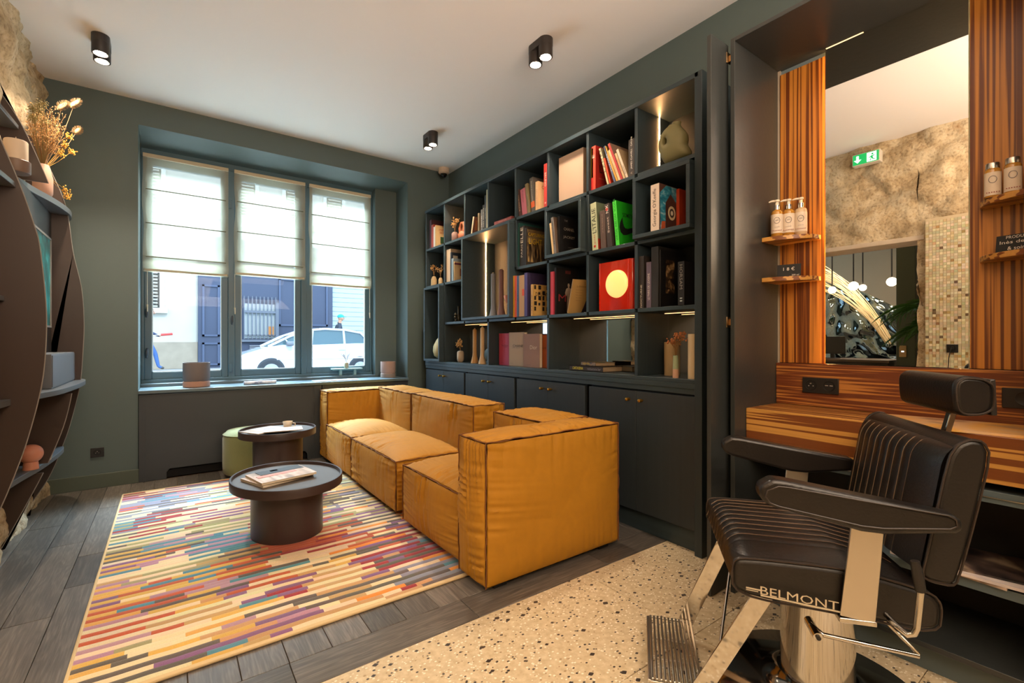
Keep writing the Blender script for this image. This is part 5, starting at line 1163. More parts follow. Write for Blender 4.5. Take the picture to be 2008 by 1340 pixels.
m = M(); m.tube([(.08, .20, .318), (.06, .235, .312), (-.155, .235, .292), (-.158, .232, .296), (-.085, .18, .365)], .006, 10); ob('linkage_rod', m, CHROME, ch, local=True)
m = M(); m.tube([(.075, .17, .312), (.075, .245, .308)], [.012, .012], 14); m.tube([(.075, .243, .308), (.075, .25, .308)], [.006, .006], 10, mi=1); ob('pump_knob', m, [CHROME, BLACK], ch, local=True)
m = M(); m.lathe([(.105, .045), (.100, .06), (.100, .345), (.104, .352), (.104, .358)], seg=56); ob('column', m, CHROME, ch, local=True)
m = M(); m.lathe([(.300, .0), (.302, .008), (.292, .018), (.16, .032), (.118, .050), (.110, .066), (.10, .068)], seg=72); ob('base_disc', m, mat('polished_base', '#8a8078', .1, metal=1), ch, local=True)
m = M(); m.lathe([(.075, .355), (.085, .362), (.085, .372), (.07, .378)], seg=40); [m.lathe([(.06+.004*k, .37+.003*k), (.06+.004*k, .374+.003*k)], seg=32) for k in range(3)]; m.box(-.12, .16, -.2, .2, .374, .386); ob('seat_carrier', m, mat('dark_iron', '#1c1814', .35, metal=.6), ch, local=True)
def strip(nm, a, b, w, t_, mt):
    a, b = Vector(a), Vector(b); d = (b-a).normalized(); T = frame(a, d, (0, 1, 0)); m = M(); m.box(0, (b-a).length, -w/2, w/2, -t_/2, t_/2, T=T); return ob(nm, m, mt, ch, local=True, bev=.0015)
strip('footrest_arm', (.185, .178, .385), (.372, .178, .045), .006, .052, CHROME); strip('footrest_arm', (.225, -.178, .40), (.372, -.178, .060), .006, .052, CHROME)
m = M()
m.tube([(.318, -.02, .35), (.30, -.02, .28), (.262, -.02, .15)], .004, 8) if False else m.tube([(.215, -.150, .372), (.302, .150, .20)], .0045, 8); ob('stay_rod', m, CHROME, ch, local=True)
fp = M(); fp.box(.352, .362, -.175, .175, .056, .066); fp.box(.500, .512, -.175, .175, .056, .064); fp.box(.36, .505, -.178, -.172, .056, .064); fp.box(.36, .505, .172, .178, .056, .064); f0 = ob('footplate', fp, CHROME2, ch, local=True, bev=.002)
for k in range(11):
    x = .366+.0128*k; m = M(); m.box(x, x+.0072, -.173, .173, .060, .070); ob('footplate_slat', m, CHROME2, f0, local=True, bev=.0015, seg=1)
m = M(); m.box(.36, .505, .172, .180, .036, .064) ; ob('footplate_front', m, CHROME2, f0, local=True, bev=.002)
m = M(); m.tube([(.36, -.05, .058), (.505, -.05, .058)], .003, 6); m.tube([(.36, .06, .058), (.505, .06, .058)], .003, 6); ob('cross_rod', m, CHROME2, f0, local=True)
T = frame((.130, .2755, .422), (-.994, 0, -.09), (0, 0, 1))
em = mat('emblem_silver', '#cfc4ae', .3, metal=.6)
text('emblem_lettering', 'BELMONT', T, .185, em, seat, height=.022, bold=0)
m = M(); m.box(-.128, -.092, -.002, .0015, 0, .002, T=T); m.box(-.128, -.098, -.0065, -.0045, 0, .002, T=T); m.box(-.092, .10, -.0155, -.0115, 0, .0015, T=T); ob('emblem_bar', m, em, seat, local=True)
# ---------------- curved shelf on the stone wall ----------------
cs = thing('curved_bookshelf', 'curved brown and grey shelf unit bulging from the stone wall on the left', 'bookshelf', (-.6, 3.3, .1))
def spl(pts, n=6):
    out = []
    P = [pts[0]]+list(pts)+[pts[-1]]
    for i in range(1, len(P)-2):
        for k in range(n):
            t = k/n; a, b, c, d = [Vector((*q, 0)) for q in P[i-1:i+3]]
            out.append(tuple((.5*((2*b)+(-a+c)*t+(2*a-5*b+4*c-d)*t*t+(-a+3*b-3*c+d)*t**3))[:2]))
    out.append(tuple(pts[-1])); return out
TX = lambda y: Matrix(((1,0,0,0),(0,0,-1,y),(0,1,0,0),(0,0,0,1)))
def fin(Y, edge, th=.012, zr=(-9, 9)):
    e = [q for q in spl([(py(u, v, Y)[0], py(u, v, Y)[2]) for u, v in edge], 14) if zr[0] <= q[1] <= zr[1]]; xw = -.735
    poly = [(xw, e[0][1])]+e+[(xw, e[-1][1])]; a = sum(p[0]*q[1]-q[0]*p[1] for p, q in zip(poly, poly[1:]+poly[:1]))
    if a < 0: poly = poly[::-1]
    m = M(); m.prism(poly, -th/2, th/2, T=TX(Y)); ob('side_fin', m, DARKBROWN, cs)
    m = M(); m.tube([(x, Y-th/2, z) for x, z in e], .0022, 6); ob('fin_edge', m, EDGE, cs)
fin(2.95, [(-22, 225), (0, 270), (41, 366), (67, 440), (79, 486), (91, 600), (90, 690), (80, 767), (54, 864), (26, 940), (0, 1000), (-25, 1045)])
B3 = [(-25, 148), (0, 180), (41, 242), (79, 321), (106, 387), (128, 450), (143, 530), (152, 620), (150, 700), (142, 767), (126, 833), (97, 903), (60, 975), (0, 1081), (-20, 1110)]
fin(3.60, B3, zr=(1.966, 9)); fin(3.60, B3, zr=(.421, .821)); fin(3.60, B3, zr=(-9, .391))
fin(4.20, [(70, 268), (100, 335), (130, 407), (144, 496), (160, 565), (165, 630), (163, 690), (157, 755), (140, 825), (124, 872), (97, 935), (60, 990), (20, 1052), (2, 1078)])
fin(2.25, [(-150, 150), (-100, 330), (-70, 500), (-60, 640), (-75, 780), (-120, 950), (-150, 1020)])
def board(z, pts, th=.024, xw=-.735, ya=None):
    P = spl(pts, 5); poly = [(xw, P[0][1])]+P+[(xw, P[-1][1])]; a = sum(p[0]*q[1]-q[0]*p[1] for p, q in zip(poly, poly[1:]+poly[:1]))
    if a < 0: poly = poly[::-1]
    m = M(); m.prism(poly, z-th, z); return ob('shelf_board', m, SHB, cs, bev=.002)
SHB = mat('shelf_board_grey', '#5a5d60', .4)
board(1.965, [(-.69, 3.38), (-.639, 3.51), (-.61, 3.67), (-.568, 3.85), (-.537, 4.03), (-.525, 4.2), (-.545, 4.36), (-.60, 4.46), (-.69, 4.50)], .035)
board(.85, [(-.60, 2.3), (-.56, 2.96), (-.512, 3.21), (-.467, 3.40), (-.445, 3.7), (-.44, 3.95), (-.448, 4.15), (-.475, 4.29), (-.55, 4.40), (-.69, 4.44)], .028)
board(.42, [(-.66, 2.3), (-.64, 2.95), (-.615, 3.31), (-.575, 3.6), (-.558, 3.8), (-.548, 4.0), (-.555, 4.17), (-.60, 4.28), (-.69, 4.32)], .028)
board(1.80, [(-.62, 2.3), (-.56, 2.7), (-.545, 2.943)], .022); board(2.262, [(-.69, 2.96), (-.665, 3.3), (-.654, 3.59)], .022)
board(1.30, [(-.60, 2.3), (-.58, 2.943)], .022)
m = M(); m.box(-.63, -.6175, 2.96, 4.193, 1.04, 1.929); ob('back_board', m, mat('shelf_back', '#2e2a28', .5), cs)
db = thing('storage_box', 'plain grey box on the middle board of the curved shelf', 'box', (-.55, 3.85, .8505)); GRB = mat('grey_lacquer', '#6d7074', .4)
m = M(); m.box(-.72, -.507, 3.45, 4.19, .8505, 1.035); ob('carcass', m, GRB, db, bev=.002)
m = M(); m.box(-.507, -.503, 3.46, 4.18, .858, 1.028); ob('front', m, GRB, db, bev=.001)
pc = thing('framed_picture', 'teal painting in a slim grey frame above the grey box in the curved shelf', 'picture', (-.60, 3.75, 1.2))
m = M(); xa_, xb_ = -.617, -.598
for (a, b, c, d) in ((3.40, 4.075, 1.19, 1.202), (3.40, 4.075, 1.735, 1.747), (3.40, 3.412, 1.202, 1.735), (4.063, 4.075, 1.202, 1.735)): m.box(xa_, xb_, a, b, c, d)
ob('frame', m, EDGE, pc)
PNT = cover_mat('teal_painting', [(.3, '#08303a'), (.45, '#14605c'), (.58, '#1f8a8c'), (.72, '#46c0c4')], 9, dist=1.5, axis=(1, 1, .5)); m = M(); m.box(xa_, -.603, 3.41, 4.065, 1.2, 1.737); ob('canvas', m, PNT, pc)
# candle
cd = thing('pillar_candle', 'wide cream pillar candle in a brown holder on the top board of the curved shelf', 'candle', (-.635, 3.43, 1.966))
m = M(); m.lathe([(.052, 0), (.055, .004), (.055, .06), (.05, .064), (.047, .05)], (-.635, 3.43, 1.966), 32); ob('holder', m, mat('taupe_holder', '#7a6252', .5), cd)
m = M(); m.lathe([(.045, .04), (.045, .16), (.042, .165), (0, .163)], (-.635, 3.43, 1.966), 32); m.tube([(-.635, 3.43, 2.13), (-.635, 3.43, 2.15)], .0015, 5); ob('wax', m, mat('wax', '#d9c3a8', .5), cd)
fv = (-.615, 3.93, 1.966)
vs = thing('flower_vase', 'pink vase with a big bunch of dried grasses on the curved shelf', 'vase', fv)
m = M(); m.lathe([(.035, 0), (.045, .03), (.046, .12), (.03, .19), (.026, .2), (.022, .19)], fv, 24); ob('body', m, mat('pink_clay', '#c49a84', .6), vs)
rg = random.Random(5); A, Bm, Cc, Dd = M(), M(), M(), M()
for k in range(90):
    an = rg.uniform(0, 2*pi); q = rg.uniform(.03, .16); h = rg.uniform(.14, .36); e = (fv[0]+q*cos(an)*.55+.02, fv[1]+q*sin(an), fv[2]+.18+h); mid = (fv[0]+q*.35*cos(an)*.6, fv[1]+q*.35*sin(an), fv[2]+.18+h*.5)
    A.tube([(fv[0], fv[1], fv[2]+.17), mid, e], .0010, 4)
    for j in range(9):
        f = rg.uniform(.35, 1); p = Vector(mid).lerp(Vector(e), f); s = Vector((rg.gauss(0, .012), rg.gauss(0, .016), rg.gauss(.012, .01))); A.tube([p, p+s], .0006, 3); Bm.ball(p+s, rg.uniform(.0020, .0042), seg=4, rings=3)
ob('stems', A, STEM, vs, kind='stuff'); ob('grass_plumes', Bm, mat('grass_plume', '#b98f58', .9), vs, kind='stuff')
for k in range(7):
    an = rg.uniform(0, 2*pi); c = (fv[0]+.05*cos(an)*.6, fv[1]-.10+.02*sin(an)-.015*k, fv[2]+.18+.27+rg.uniform(-.05, .06))
    for j in range(50): Cc.ball((c[0]+rg.gauss(0, .012), c[1]+rg.gauss(0, .02), c[2]+rg.gauss(0, .008)), .0035, seg=4, rings=3)
    Cc.tube([(fv[0], fv[1], fv[2]+.17), (c[0], c[1]*.5+fv[1]*.5, c[2]-.12), c], .0016, 4)
ob('yarrow_heads', Cc, mat('olive_yarrow', '#7a6a3c', .95), vs, kind='stuff')
for (u, v, Y, tilt) in ((121, 208, 3.98, 1), (146, 203, 4.02, 1), (151, 257, 4.1, .6)):
    p = Vector(py(u, v, Y)); d = Vector((.3, .5*tilt, .6)).normalized(); m = M(); T = frame(p, d.orthogonal(), d.cross(d.orthogonal())) ; L_ = .05 if tilt == 1 else .03
    m.ball((0, 0, 0), .016, T=T, sc=(.75, .75, L_/.016), seg=12, rings=10)
    for j in range(260):
        a, b = rg.uniform(0, 2*pi), rg.uniform(-1, 1); r_ = .011*sqrt(1-b*b); q = T @ Vector((r_*cos(a), r_*sin(a), b*L_)); w = (T @ Vector((2.4*r_*cos(a), 2.4*r_*sin(a), b*L_*1.25+.008))); m.tube([q, w], .0004, 3)
    m.tube([(fv[0], fv[1], fv[2]+.17), (p.x*.6+fv[0]*.4, p.y*.6+fv[1]*.4, p.z*.5+(fv[2]+.17)*.5), p], .0011, 4)
    ob('bunny_tail', m, mat('bunny_tail', '#a88860', .95), vs)
for (u, v, Y) in ((141, 297, 4.05), (128, 372, 4.15), (133, 385, 4.2), (127, 285, 4.0), (135, 268, 4.02), (122, 300, 3.98)):
    p = py(u, v, Y)
    for j in range(34): Dd.ball((p[0]+rg.gauss(0, .008), p[1]+rg.gauss(0, .012), p[2]+rg.gauss(0, .010)), .0045, seg=4, rings=3)
    Dd.tube([(fv[0], fv[1], fv[2]+.17), ((fv[0]+p[0])/2, (fv[1]+p[1])/2, (fv[2]+.17+p[2])/2-.01), p], .0010, 4)
ob('yellow_blooms', Dd, mat('yellow_bloom', '#c9963c', .9), vs, kind='stuff')
pv = thing('round_vase', 'small peach pink ball-shaped vase low on the curved shelf', 'vase', (-.598, 3.53, .4205)); PEA = mat('peach', '#c88468', .45)
m = M(); m.lathe([(.032, 0), (.030, .03), (.028, .04)], (-.598, 3.53, .4205), 24); m.ball((-.598, 3.53, .4205+.082), .05, seg=24, rings=16); m.lathe([(.012, .12), (.011, .17), (.008, .17)], (-.62, 3.49, .4205), 14); ob('body', m, PEA, pv)
magazine('small dark magazine lying low on the curved shelf beside the peach vase', (-.62, 3.83, .4205), .12, .18, .01, radians(6), cover_mat('dark_small', [(.4, '#201c1a'), (.6, '#6a5848')], 20))
# ---------------- on the window sill ----------------
def pot(lab, x, y, z, r1, h1, r2, h2, c1, c2):
    t = thing('plant_pot', lab, 'pot', (x, y, z)); m = M(); m.lathe([(r2-.004, 0), (r2, .004), (r2, h2-.003), (r2-.004, h2), (r2-.02, h2), (r2-.02, .01)], (x, y, z), 40); ob('saucer', m, mat('pot_'+c2[1:], c2, .8), t)
    m = M(); m.lathe([(r1*.93, h2-.004), (r1*.94, h2+.006), (r1, h2+.02), (r1, h2+h1), (r1-.006, h2+h1), (r1-.008, h2+.03), (0, h2+.03)], (x, y, z), 40); ob('body', m, mat('pot_'+c1[1:], c1, .8), t)
pot('two-part pot, grey-mauve body on a pink saucer, left end of the sill', .185, 4.82, .7185, .098, .158, .098, .048, '#6d6360', '#a87d68')
pot('two-part pot, pink body on a marbled base, right end of the sill', 1.90, 4.86, .7185, .078, .125, .078, .046, '#a08276', '#8a786c')
bn = thing('display_stand', 'small pale green bench-shaped stand on the window ledge', 'stand', (1.50, 5.05, .7455)); PG2 = mat('pale_green_lacquer', '#7f9a98', .4)
m = M(); m.box(1.36, 1.68, 5.02, 5.085, .805, .822); ob('top_plate', m, PG2, bn, bev=.006)
m = M(); m.box(1.44, 1.465, 5.035, 5.07, .7455, .805); ob('leg', m, PG2, bn); m = M(); m.box(1.59, 1.615, 5.035, 5.07, .7455, .805); ob('leg', m, PG2, bn)
t = vase('bud_vase', 'tiny beige vase with fine twigs on the pale green stand', 1.515, 5.05, .8225, [(.018, 0), (.023, .01), (.023, .05), (.015, .06), (.012, .06)], mat('beige_vase', '#9a9276', .6)); sprig(t, 1.515, 5.05, .88, .11, .05, 12, r=.0022, seed=9, mt=mat('dark_buds', '#6a6a6a', .8))
nw = thing('rolled_newspaper', 'rolled pale newspaper lying on the sill', 'newspaper', (.66, 4.75, .7185), rz=radians(2))
m = M(); m.tube([(-.13, 0, .016), (.0, 0, .017), (.13, 0, .016)], [.015, .017, .015], 16); m.tube([(-.13, 0, .016), (-.132, 0, .016)], [.012, .009], 14); ob('roll', m, cover_mat('newsprint', [(.4, '#8f90a0'), (.55, '#cfc8c8'), (.7, '#dcd4d0')], 30, .8), nw, local=True)
magazine('thin stack of white sheets lying at the right of the sill', (1.33, 4.77, .7185), .42, .13, .006, radians(2), mat('sheet_white', '#cfd2d6', .6), name='paper_stack')
# ---------------- ceiling fittings ----------------
def downlight(lab, x, y, rz, power=9):
    t = thing('ceiling_spot', lab, 'ceiling light', (x, y, ZC), rz=rz, group=None); LM = mat('lamp_black', '#2b2522', .4)
    m = M(); N = 16; P = [(.05+.045*cos(-pi/2+pi*k/N), .045*sin(-pi/2+pi*k/N)) for k in range(N+1)]+[(-.05+.045*cos(pi/2+pi*k/N), .045*sin(pi/2+pi*k/N)) for k in range(N+1)]
    m.prism(P, -.045, 0); ob('mounting_plate', m, LM, t, local=True)
    for s in (1, -1):
        h = .115
        m = M(); m.lathe([(.034, -h+.03), (.036, -h), (.043, -h), (.044, -h+.003), (.044, -.045)], (.05*s, 0, 0), 32); c = ob('cylinder', m, LM, t, local=True)
        m = M(); m.lathe([(.0, -h+.018), (.031, -h+.018)], (.05*s, 0, 0), 24); ob('lens', m, BULB, c, local=True)
    l = light('SPOT', 'spot_light', (0, 0, -.13), power*10, WARM2, spot_size=radians(100), spot_blend=.8, shadow_soft_size=.04); l.parent = t
    return t
L1 = pz(198, 76, 3.0); L2 = pz(1060, 84, 3.0); L3 = pz(843, 266, 3.0)
downlight('black twin ceiling spot at the top left of the photo', -.347, 3.895, radians(91)); downlight('black twin ceiling spot nearest the bookcase', 1.903, 2.293, radians(90), 4); downlight('black twin ceiling spot furthest away, near the window wall', 1.924, 3.892, radians(90), 5)
sc_ = (2.42, 4.57, ZC)
cm = thing('security_camera', 'small cream dome security camera in the ceiling corner', 'camera', sc_)
m = M(); m.lathe([(.058, 0), (.058, -.05), (.045, -.062), (.038, -.062)][::-1], sc_, 32); ob('housing', m, mat('camera_cream', '#c9b096', .5), cm)
m = M(); m.lathe([(0, -.10), (.018, -.097), (.03, -.082), (.036, -.06)], sc_, 24); ob('lens_dome', m, mat('dome_glass', '#0c0c0e', .05), cm)
# ---------------- street behind the window ----------------
ST = 0.0
def stst(nm, m, mt, **k): return ob(nm, m, mt, kind='structure', **k)
ASPH = mat('asphalt', '#77787e', .9); FAC = mat('cream_render', '#b8b2a4', .9, vary=.06, bscale=3); PLI = mat('stone_plinth', '#988b78', .9, vary=.2, bscale=4); NAVY = mat('navy_shopfront', '#363d50', .5)
m = M(); m.box(-25, 30, 5.3, 15.9, -.3, -.05); stst('street', m, ASPH)
m = M(); m.box(-25, 30, 5.3, 8.2, -.06, .06); stst('pavement_bounce', m, mat('bounce_pale', '#cfcac0', .9))  # unseen pale strip, added to bounce daylight up to the window soffit
m = M(); m.box(-25, 30, 15.9, 18.6, -.3, .24); stst('pavement', m, mat('pavement', '#8f8b84', .9))
fb = thing('building', 'pale rendered building across the street with a navy shopfront and a slatted garage door', 'building', (4, 18.5, .24))
Y0 = 18.5
def fx(u, v=700): return py(u, v, Y0)[0]
def fz(u, v): return py(u, v, Y0)[2]
xa, xb, xc_ = fx(388), fx(650), fx(740)
m = M(); m.box(-8, xa, Y0, Y0+.6, 1.05, 13); m.box(xa, 16, Y0, Y0+.6, 4.6, 13); m.box(xc_+.3, 16, Y0, Y0+.6, .24, 4.6); ob('wall', m, FAC, fb)
m = M(); m.box(-8, xa, Y0-.06, Y0+.6, .24, 1.1); ob('plinth', m, PLI, fb, bev=.01)
m = M(); m.box(xa, xb, Y0-.15, Y0+.4, .24, 4.6); ob('shopfront', m, NAVY, fb)
m = M()
for (u0, u1, v0, v1) in ((396, 430, 560, 660), (396, 430, 672, 716), (545, 580, 548, 640), (588, 640, 552, 640), (588, 640, 650, 700)):
    x0, x1 = fx(u0), fx(u1); z0, z1 = fz((u0+u1)/2, v1), fz((u0+u1)/2, v0)
    for (a, b, c, d) in ((x0, x0+.06, z0, z1), (x1-.06, x1, z0, z1), (x0, x1, z0, z0+.06), (x0, x1, z1-.06, z1)): m.box(a, b, Y0-.20, Y0-.15, c, d)
ob('panel_moulding', m, mat('navy_light', '#434c62', .5), fb)
m = M(); m.box(xa, xb+.1, Y0-.3, Y0-.1, 4.2, 4.35); ob('cornice', m, NAVY, fb)
# barred shop window
x0, x1 = fx(477), fx(538); z0, z1 = fz(507, 664), fz(507, 597)
wd = M(); wd.box(x0, x1, Y0-.17, Y0-.14, z0, z1); wo = ob('shop_window', wd, mat('frosted_pane', '#a9aca8', .6), fb)
m = M()
for k in range(9): x = x0+(x1-x0)*k/8; m.box(x-.015, x+.015, Y0-.26, Y0-.22, z0-.02, z1+.25)
m.box(x0, x1, Y0-.26, Y0-.22, z0+.10, z0+.13); m.box(x0, x1, Y0-.27, Y0-.2, z1-.32, z1-.24); m.box(x1, x1+.1, Y0-.28, Y0-.14, z0-.06, z1+.06); m.box(x0-.1, x1+.1, Y0-.28, Y0-.14, z0-.12, z0-.04); ob('window_bars', m, mat('bar_grey', '#5c6068', .5), wo)
m = M(); m.box(x1-.22, x1-.05, Y0-.2, Y0-.18, z0+.08, z0+.42); ob('orange_notice', m, pm('#c8803c'), wo)
m = M(); [m.box(fx(488), fx(510), Y0-.2, Y0-.17, fz(500, 679)-.05*k, fz(500, 679)-.05*k+.025) for k in range(4)]; ob('vent_grille', m, mat('vent_grey', '#8a8c90', .5), fb)
# garage door of slats
gd = M(); gd.box(xb, xc_+.3, Y0-.02, Y0+.1, .24, 4.6); go = ob('garage_door', gd, mat('garage_white', '#b9c4c2', .6), fb)
zz = .3
while zz < 4.5:
    m = M(); m.box(xb+.02, xc_+.28, Y0-.05, Y0-.02, zz, zz+.15); ob('slat', m, mat('garage_slat', '#a3acaa', .6), go); zz += .18
# shuttered windows
def shutter(u0, u1, v0, v1, nm='shuttered_window'):
    x0, x1 = fx(u0), fx(u1); z0, z1 = fz((u0+u1)/2, v1), fz((u0+u1)/2, v0); m = M()
    for (a, b, c, d) in ((x0-.12, x0, z0, z1), (x1, x1+.12, z0, z1), (x0-.12, x1+.12, z1, z1+.12)): m.box(a, b, Y0-.05, Y0, c, d)
    m.box(x0-.2, x1+.2, Y0-.15, Y0, z0-.16, z0); o = ob(nm, m, mat('shutter_frame', '#cfcabc', .8), fb)
    s = M(); s.box(x0, x1, Y0-.02, Y0, z0, z1); ob('shutter_shade', s, mat('shutter_dark', '#3f3c36', .9), o)
    s = M(); z = z0+.03
    while z < z1-.05: s.box(x0+.05, x1-.05, Y0-.06, Y0-.025, z, z+.05, T=None); z += .105
    ob('shutter_slats', s, mat('shutter_slat', '#a39c8c', .8), o, kind='stuff')
shutter(285, 313, 525, 604); shutter(285, 316, 330, 455); shutter(470, 500, 345, 440); shutter(560, 592, 350, 440); shutter(640, 670, 350, 440)
m = M(); m.box(-8, 16, Y0-.12, Y0, 5.2, 5.4); ob('string_course', m, PLI, fb)
# parked car
car = thing('car', 'silver-white hatchback parked across the street, seen side-on through the window', 'car', (3.3, 14.9, -.05))
YC0, YC1 = 14.35, 15.95; CX = lambda u: py(u, 700, 14.4)[0]
PAINT = mat('silver_car_paint', '#b0b4ba', .25, coat=.6)
low = [(1.35, .30), (1.32, .50), (1.42, .66), (1.62, .78), (2.2, .965), (2.55, 1.02), (3.4, 1.02), (4.6, 1.06), (5.05, 1.06), (5.2, .95), (5.25, .55), (5.2, .30)]
TXZ = Matrix(((1,0,0,0),(0,0,-1,0),(0,1,0,-.0),(0,0,0,1)))
bm_ = M(); bm_.prism(low, -YC1, -YC0, T=TXZ); ob('body', bm_, PAINT, car, bev=.05, seg=3)
roof = [(2.2, .97), (2.75, 1.26), (3.25, 1.44), (3.7, 1.485), (4.3, 1.46), (4.75, 1.38), (5.02, 1.12), (5.08, 1.02)]
cab = M(); cab.prism(roof[::-1] if False else roof, -(YC1-.12), -(YC0+.10), T=TXZ); cab.f = [f[::-1] for f in cab.f]; ob('cabin_glass', cab, mat('dark_car_glass', '#3f5358', .06), car, bev=.02)
rp = M()
for yy in (YC0+.085, YC1-.105):
    pts = roof
    rp.tube([(x, yy, z) for x, z in roof[0:]], .035, 8)
    for (xa_, za_, xb_, zb_) in ((3.32, 1.0, 3.36, 1.44), (4.28, 1.0, 4.24, 1.45), (2.75, 1.0, 2.62, 1.2)): rp.tube([(xa_, yy, za_), (xb_, yy, zb_)], .035 if xa_ != 2.75 else .02, 6)
rp.grid(lambda u, v: (3.2+1.55*u, YC0+.1+(YC1-YC0-.22)*v, 1.435+.06*sin(pi*min(1, u*1.05))+.01), 10, 6); ob('roof_and_pillars', rp, PAINT, car)
for cx in (2.26, 4.72):
    a = M(); T = frame((cx, YC0-.005, .30), (1, 0, 0), (0, 0, 1)); a.lathe([(.0, 0), (.36, 0), (.37, -.05)], T=T, seg=40); ob('wheel_arch', a, mat('arch_black', '#2a2c30', .7), car)
    w = M(); w.lathe([(.20, .02), (.29, .03), (.31, .0), (.31, -.18)], T=T, seg=40); wo_ = ob('wheel', w, mat('tyre', '#24262a', .8), car)
    r = M(); r.lathe([(0, .03), (.05, .03), (.06, .015), (.19, .02), (.2, .025)], T=T, seg=32); [r.box(.05, .19, -.02, .02, .02, .034, T=T @ Matrix.Rotation(k*2*pi/7, 4, 'Z')) for k in range(7)]; ob('rim', r, mat('alloy', '#9a9ca4', .3, metal=.8), wo_)
m = M(); m.box(3.335, 3.34, YC0-.004, YC0+.01, .35, 1.0); m.box(4.27, 4.275, YC0-.004, YC0+.01, .5, 1.0); m.box(2.48, 2.484, YC0-.004, YC0+.01, .35, .98); ob('door_gap', m, mat('gap_dark', '#4a4c52', .7), car)
for x in (3.1, 4.08): m = M(); m.box(x, x+.18, YC0-.03, YC0, .86, .885); ob('door_handle', m, PAINT, car, bev=.008)
m = M(); m.box(2.62, 2.82, YC0-.2, YC0, 1.0, 1.12); ob('wing_mirror', m, mat('mirror_shell', '#5a5c60', .4), car, bev=.03)
m = M(); m.box(1.36, 1.75, YC0-.005, YC0+.2, .62, .74); ob('headlight', m, mat('headlight', '#d8dce0', .1, coat=1), car, bev=.03)
m = M(); m.box(2.4, 4.9, YC0-.012, YC0, .60, .64); ob('side_moulding', m, mat('moulding', '#a8aab0', .4), car, bev=.004)
# ---------------- passers-by ----------------
def figure(lab, loc, joints, radii, bones, colors, headpos, headr, rz=0, extra=None, sc=1.0):
    t = thing('person', lab, 'person', loc, rz)
    me = bpy.data.meshes.new('body'); me.from_pydata([Vector(j)*sc for j in joints], bones, []); o = bpy.data.objects.new('body', me); C.objects.link(o)
    sk = o.modifiers.new('skin', 'SKIN'); sd = me.skin_vertices[0].data
    for i, r in enumerate(radii): sd[i].radius = ((r[0] if isinstance(r, tuple) else r)*sc, (r[1] if isinstance(r, tuple) else r)*sc)
    sd[0].use_root = True
    ss = o.modifiers.new('sub', 'SUBSURF'); ss.levels = 2; ss.render_levels = 2
    dg = bpy.context.evaluated_depsgraph_get(); nm = bpy.data.meshes.new_from_object(o.evaluated_get(dg)); bpy.data.objects.remove(o)
    names = []; 
    for c in colors:
        if c[1] not in names: names.append(c[1])
    nm.materials.clear(); [nm.materials.append(mat('cloth_'+n_[1:], n_, .9)) for n_ in names]
    for p in nm.polygons:
        p.use_smooth = True; ctr = p.center
        k = min(range(len(joints)), key=lambda i: (Vector(joints[i])*sc-ctr).length-(radii[i][0] if isinstance(radii[i], tuple) else radii[i])*sc*.5); p.material_index = names.index(colors[k][1])
    nm.name = 'body'; b = bpy.data.objects.new('body', nm); C.objects.link(b); b.parent = t
    hp = Vector(headpos)*sc
    if extra: extra(t, hp, sc)
    return t
SK, NV, JE, SH = '#b98a6e', '#3a4460', '#3d5a8c', '#4a4744'
# walking figure seen from the side: x = walking direction
J = [(0,0,.95),(-.02,0,1.12),(.0,0,1.35),(.02,0,1.48),(.04,0,1.56),(.07,0,1.66), (.0,.10,.92),(.20,.10,.52),(.28,.10,.12),(.42,.10,.06), (.0,-.10,.92),(-.12,-.10,.50),(-.42,-.10,.22),(-.36,-.10,.08),
     (.0,.20,1.42),(.06,.25,1.16),(.26,.22,1.04),(.34,.21,1.03), (.0,-.20,1.42),(-.10,-.25,1.16),(.02,-.26,.96),(.06,-.25,.88)]
RJ = [(.13,.15),(.12,.14),(.14,.18),(.08,.10),(.055,.055),(.09,.085), .095,.062,.045,.04, .095,.062,.045,.04, .06,.045,.036,.034, .06,.045,.036,.034]
BN = [(0,1),(1,2),(2,3),(3,4),(4,5),(0,6),(6,7),(7,8),(8,9),(0,10),(10,11),(11,12),(12,13),(2,14),(14,15),(15,16),(16,17),(2,18),(18,19),(19,20),(20,21)]
CL = [(i, c) for i, c in enumerate([JE, NV, NV, NV, SK, SK, JE, JE, JE, SH, JE, JE, JE, SH, NV, NV, NV, SK, NV, NV, NV, SK])]
